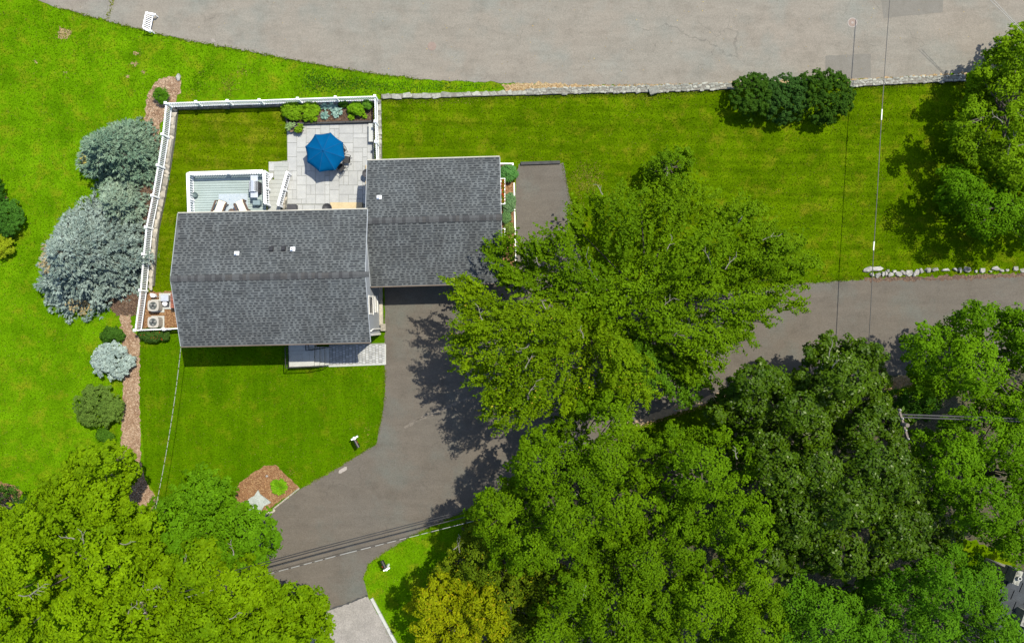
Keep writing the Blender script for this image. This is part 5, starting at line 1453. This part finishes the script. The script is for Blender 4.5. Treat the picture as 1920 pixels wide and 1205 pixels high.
# hedge of dark rhododendrons
HG = 'dark green shrubs of the roadside hedge'
def bush(name, label, cx, cy, rx, ry, h, c1, c2, seed, leaf=.14, dens=1.0, mat=LEAF, group=None, lobe=.42, cat='shrub', accent=None, parent_kind=None, zbase=0.0):
    """a shrub: many small lobes packed over an ellipsoid; cx, cy, rx, ry in pixels"""
    rng = np.random.default_rng(seed)
    zc_ = zbase + h * .45; c = W(cx, cy, zc_); a, b = rx / S, ry / S
    t = thing(name, label, cat, (c.x, c.y, zbase), group)
    n = max(6, int(3.2 * a * b / lobe ** 2 + 4))
    d = rand_dirs(n, rng, -.25)
    lo = []
    for q in d:
        r = lobe * rng.uniform(.75, 1.2); k = .95
        lo.append((c.x + q[0] * max(.05, a - r * .8) * k, c.y + q[1] * max(.05, b - r * .8) * k, max(zbase + r * .4, zc_ + q[2] * max(.05, h * .55 - r * .6)), r, rng.random()))
    V, T = crown_leaves(np.array(lo), rng, c1, c2, leaf * .85, dens, sub_r=.20, per=20, nsub=22, min_sub=9, zmin=-.3)
    if accent is not None:
        ac, fr = accent; m_ = rng.random(len(T)) < fr; T[m_] = np.array(ac) * rng.uniform(.7, 1.2, (m_.sum(), 1))
    quads('foliage', V, T, t, mat)
    st_ = MB(); rg = random.Random(seed)
    for _ in range(5):
        st_.tube([(c.x, c.y, zbase), (c.x + rg.uniform(-.5, .5) * a, c.y + rg.uniform(-.5, .5) * b, zbase + h * .6)], [.03, .012], 5)
    st_.build('stems', M_BARK, t)
    return t
RH1, RH2 = (.014, .044, .003), (.040, .090, .006)
bush('hedge_shrub', 'left end shrub of the dark roadside hedge', 1410, 182, 52, 44, 2.1, RH1, RH2, 91, .17, 1.0, LEAF, HG, .5)
bush('hedge_shrub', 'slightly bluer middle shrub of the dark roadside hedge', 1470, 186, 50, 48, 2.2, (.013, .043, .006), (.037, .088, .013), 92, .17, 1.0, LEAF, HG, .5)
bush('hedge_shrub', 'tallest shrub at the right end of the dark roadside hedge', 1540, 181, 62, 52, 2.3, RH1, RH2, 93, .17, 1.0, LEAF, HG, .5)

# blue spruces
def spruce(name, label, bx, by, rad, h, c1, c2, seed, group=None, tiers=10, accent=None, needle=.26):
    rng = np.random.default_rng(seed); b = W(bx, by)
    t = thing(name, label, 'spruce', (b.x, b.y, 0), group)
    Ps = []; Ts = []; Ns = []; Us = []
    tw = MB(); p1, p2, p3 = rng.uniform(0, 6.28, 3)
    for k in range(tiers):
        f_ = k / (tiers - 1); z = .3 + (h - .5) * f_; rr = rad * (1 - f_) ** .75 + .15
        nb_ = max(6, int(6.0 * rr * 1.5 + 4)); ph = rng.uniform(0, 6.28)
        for i in range(nb_):
            a = ph + 2 * math.pi * (i + rng.uniform(-.3, .3)) / nb_; L = rr * rng.uniform(.74, 1.14) * (1 + .13 * math.sin(2 * a + p1) + .11 * math.sin(3 * a + p2) + .08 * math.sin(5 * a + p3 + k))
            dr = np.array([math.cos(a), math.sin(a), 0]); tone = rng.random()
            tip = np.array([b.x, b.y, z]) + dr * L + np.array([0, 0, -L * .12 + .1])
            tw.tube([(b.x, b.y, z), tuple(tip)], [.035, .012], 4)
            ns = max(3, int(L / .17))
            for s_ in np.linspace(.3, 1.0, ns):
                wd = .42 * (1.15 - s_) * L * .6 + .12
                for side in rng.uniform(-1, 1, 4 if s_ < .9 else 2):
                    p = np.array([b.x, b.y, z]) + dr * L * s_ + np.array([-dr[1], dr[0], 0]) * side * wd + np.array([0, 0, -L * .12 * s_ * s_ + .08 * rng.normal() + .08])
                    m_ = 6
                    fan = a + side * .55 + rng.normal(size=m_) * .6
                    T_ = np.stack([np.cos(fan), np.sin(fan), rng.normal(size=m_) * .28 + .12], 1); T_ = unit(T_)
                    Ps.append(p + T_ * needle * .35 + rng.normal(size=(m_, 3)) * .025); Ts.append(T_)
                    Us.append(np.clip(tone * .5 + rng.random(m_) * .5, 0, 1))
    P = np.concatenate(Ps); T_ = np.concatenate(Ts); U = np.concatenate(Us); n = len(P)
    N = unit(np.cross(T_, unit(np.cross(np.array([0, 0, 1.0]) + rng.normal(size=(n, 3)) * .5, T_))))
    N[N[:, 2] < 0] *= -1
    V = leaf_quads(P, N, needle * rng.uniform(.7, 1.2, n), needle * .26 * rng.uniform(.8, 1.3, n), rng, T_, .04)
    C = lerp_tint(c1, c2, U, rng.uniform(.7, 1.25, n))
    if accent is not None:
        for (ax, ay, ar, ac) in accent:
            q = W(ax, ay, h * .4); m_ = (np.hypot(P[:, 0] - q.x, P[:, 1] - q.y) < ar / S) & (rng.random(n) < .6)
            C[m_] = np.array(ac) * rng.uniform(.7, 1.2, (m_.sum(), 1))
    quads('foliage', V, C, t, NEEDLE)
    tw.tube([(b.x, b.y, 0), (b.x, b.y, h * .96)], [.16, .03], 8).build('trunk', M_BARK, t)
    return t
SP1, SP2 = (.075, .115, .10), (.27, .335, .295)
spruce('spruce_tree', 'large silvery blue spruce beside the middle of the left fence', 190, 486, 3.85, 6.0, SP1, SP2, 101, None, 11, [(110, 490, 26, (.30, .24, .13)), (128, 575, 16, (.32, .25, .12))])
spruce('spruce_tree', 'smaller greener blue spruce above the silvery one at the left fence', 238, 292, 2.55, 4.4, (.06, .12, .08), (.21, .29, .195), 102, None, 9, [(162, 300, 10, (.34, .28, .06))])
spruce('spruce_tree', 'low greenish blue spruce squeezed between the two larger spruces and the fence', 240, 386, 1.5, 3.2, (.10, .16, .12), (.26, .33, .24), 121, None, 7)
bush('dwarf_spruce', 'small round pale blue dwarf spruce at the edge of the mulch path', 212, 677, 42, 37, 1.3, (.14, .19, .17), (.32, .39, .35), 103, .15, 1.6, NEEDLE, None, .34)
bush('shrub', 'wide olive green rounded shrub beside the mulch path', 186, 762, 50, 44, 1.5, (.045, .085, .012), (.09, .15, .022), 104, .14, 1.5, NEEDLE, None, .4)
bush('shrub', 'small clipped green ball shrub under the wide olive shrub', 200, 815, 19, 15, .7, (.035, .095, .006), (.06, .14, .010), 105, .09, 2.0, LEAF, None, .24)
bush('shrub', 'dark green low shrub in the shade below the silvery spruce', 212, 628, 22, 16, .6, (.02, .06, .006), (.045, .11, .010), 106, .14, 1.2, LEAF, None, .3)
bush('shrub', 'round clipped boxwood ball in the upper mulch bed by the fence corner', 303, 180, 15, 15, .9, (.04, .12, .004), (.07, .18, .006), 107, .07, 2.6, LEAF, None, .2)
bush('shrub', 'round dark green yew ball at the left frame edge', 20, 410, 31, 36, 1.5, (.018, .06, .006), (.045, .125, .012), 108, .13, 1.8, NEEDLE, None, .34)
bush('shrub', 'bright yellow green shrub at the left frame edge below the yew ball', 6, 462, 24, 24, 1.0, (.11, .17, .004), (.22, .27, .008), 109, .14, 1.5, LEAF, None, .32)
bush('shrub', 'very dark shrub cut by the left frame edge above the yew ball', -6, 362, 22, 34, 1.3, (.014, .05, .004), (.03, .09, .006), 110, .12, 1.6, LEAF, None, .32)
bush('shrub', 'dark green flowering shrub with red dots below the short white fence', 291, 628, 33, 13, .8, (.022, .055, .008), (.05, .10, .014), 111, .12, 1.5, LEAF, None, .24, 'shrub', ((.35, .03, .02), .02))
bush('shrub', 'lower yellow green azalea at the left end of the planting bed', 549, 208, 21, 20, .8, (.085, .19, .004), (.16, .28, .008), 112, .12, 1.6, LEAF, None, .28)
bush('shrub', 'yellow green azalea in the planting bed next to the blue hostas', 582, 210, 18, 21, .8, (.085, .19, .004), (.16, .28, .008), 113, .12, 1.6, LEAF, None, .28)
bush('shrub', 'dark small shrub behind the blue hostas against the fence', 645, 194, 10, 6, .5, (.03, .09, .006), (.06, .14, .01), 114, .10, 1.4, LEAF, None, .18)
def hosta(px, py, r, c1, c2, seed, label, group=None, n=46, L=.26, z0=.06):
    rng = np.random.default_rng(seed); p = W(px, py, .2)
    t = thing('hosta', label, 'plant', (p.x, p.y, z0), group); R_ = r / S
    a = rng.uniform(0, 6.28, n); s_ = np.sqrt(rng.random(n)); el = (1 - s_) * 1.0 + .15
    T_ = unit(np.stack([np.cos(a), np.sin(a), el - .25], 1))
    P = np.stack([p.x + np.cos(a) * s_ * R_ * .72, p.y + np.sin(a) * s_ * R_ * .72, z0 + .12 + .22 * (1 - s_)], 1)
    N = unit(np.array([0, 0, 1.0]) - T_ * T_[:, 2:3] + rng.normal(size=(n, 3)) * .15)
    V = leaf_quads(P, N, L * rng.uniform(.8, 1.2, n), L * .55, rng, T_, .06)
    quads('leaves', V, lerp_tint(c1, c2, rng.random(n), rng.uniform(.8, 1.2, n)), t, LEAF)
    MB().tube([(p.x, p.y, z0 - .01), (p.x, p.y, z0 + .15)], [.05, .03], 6).build('stem', M_BARK, t)
    return t
HB1, HB2 = (.13, .24, .20), (.30, .42, .36)
hosta(609, 197, 11, HB1, HB2, 1, 'blue hosta next to the azaleas in the planting bed')
hosta(623, 195, 13, HB1, HB2, 2, 'blue hosta against the fence, top of the hosta group')
hosta(631, 209, 14, HB1, HB2, 3, 'largest pale blue hosta in the planting bed')
hosta(609, 216, 9, (.10, .20, .17), (.22, .34, .28), 4, 'smallest blue hosta at the bed border')
LG1, LG2 = (.09, .20, .004), (.17, .29, .01)
hosta(643, 197, 6, LG1, LG2, 5, 'small bright green plant right of the largest blue hosta', None, 30, .2)
hosta(659, 219, 8, LG1, LG2, 6, 'bright lime plant at the bed border right of the rusty mulch gap', None, 46, .18)
hosta(684, 218, 6, LG1, LG2, 7, 'little round lime plant at the right end of the bed border', None, 40, .15)
bush('shrub', 'loose green shrub in the right half of the planting bed', 669, 206, 17, 13, .7, (.07, .18, .003), (.14, .27, .008), 115, .13, .9, LEAF, None, .22)
bush('shrub', 'green shrub in the corner of the planting bed by the fence', 689, 196, 9, 10, .7, (.05, .14, .008), (.10, .22, .02), 116, .13, 1.0, LEAF, None, .2)
hosta(523, 912, 19, (.075, .20, .004), (.15, .30, .008), 8, 'bright green grassy clump in the front mulch bed', None, 150, .34, .04)
def potted(px, py, r, c1, c2, seed, label, mt):
    p = W(px, py, .4)
    t = thing('potted_plant', label, 'potted plant', (p.x, p.y, .045))
    R_ = r / S
    MB().lathe((p.x, p.y, .045), [(R_ * .6, 0), (R_ * .9, .26), (R_ * .95, .30), (R_ * .85, .30), (R_ * .8, .24)], 18).build('pot', mt, t, 0, True)
    rng = np.random.default_rng(seed)
    lo = np.array([(p.x + rng.normal() * R_ * .35, p.y + R_ * .2 + rng.normal() * R_ * .35, .42 + rng.uniform(0, .2), R_ * .5, rng.random()) for _ in range(9)])
    V, T = crown_leaves(lo, rng, c1, c2, .10, 1.0, sub_r=.1, per=9, min_sub=8)
    quads('foliage', V, T, t, LEAF)
potted(545, 240, 8, (.12, .21, .07), (.27, .36, .15), 21, 'pot of pale variegated plant beside the planting bed corner', M_TERRA)
potted(560, 242, 8.5, (.085, .17, .004), (.15, .26, .01), 22, 'brown pot with bright green plant at the patio corner', M_TERRA)
# bed beside the garage
bush('shrub', 'round bright green shrub at the top of the garage side bed', 954, 326, 17, 17, .8, (.05, .155, .03), (.095, .23, .055), 117, .09, 1.8, LEAF, None, .22)
bush('shrub', 'sage green juniper in the garage side bed next to the long window box', 954, 381, 12, 20, .5, (.055, .12, .045), (.11, .19, .08), 118, .10, 1.4, NEEDLE, None, .18)
bush('shrub', 'thin green juniper between the two window boxes in the garage side bed', 950, 408, 9, 12, .5, (.05, .115, .035), (.10, .18, .06), 119, .10, 1.1, NEEDLE, None, .16)
bush('shrub', 'loose yellowish plant in the garage side bed beside the short window box', 955, 428, 9, 12, .4, (.08, .14, .02), (.15, .20, .04), 120, .10, .8, LEAF, None, .15)
for (t_, cx, cy, L, z), sd in zip(BOXF, (1, 2)):
    rng = np.random.default_rng(sd); n = int(330 * L)
    P = np.stack([cx + rng.normal(size=n) * .07, cy + rng.uniform(-.46, .46, n) * L, z + rng.uniform(-.02, .12, n)], 1)
    N = unit(rng.normal(size=(n, 3)) * .5 + np.array([0, 0, 1]))
    V = leaf_quads(P, N, .08, .06, rng); m_ = rng.random(n) < (.42 if sd == 1 else .12)
    quads('foliage', V[~m_], lerp_tint((.05, .11, .004), (.10, .17, .008), rng.random((~m_).sum()), rng.uniform(.7, 1.2, (~m_).sum())), t_, LEAF, 'stuff')
    quads('flowers', V[m_], np.array([.42, .035, .012]) * rng.uniform(.6, 1.1, (m_.sum(), 1)), t_, LEAF, 'stuff')
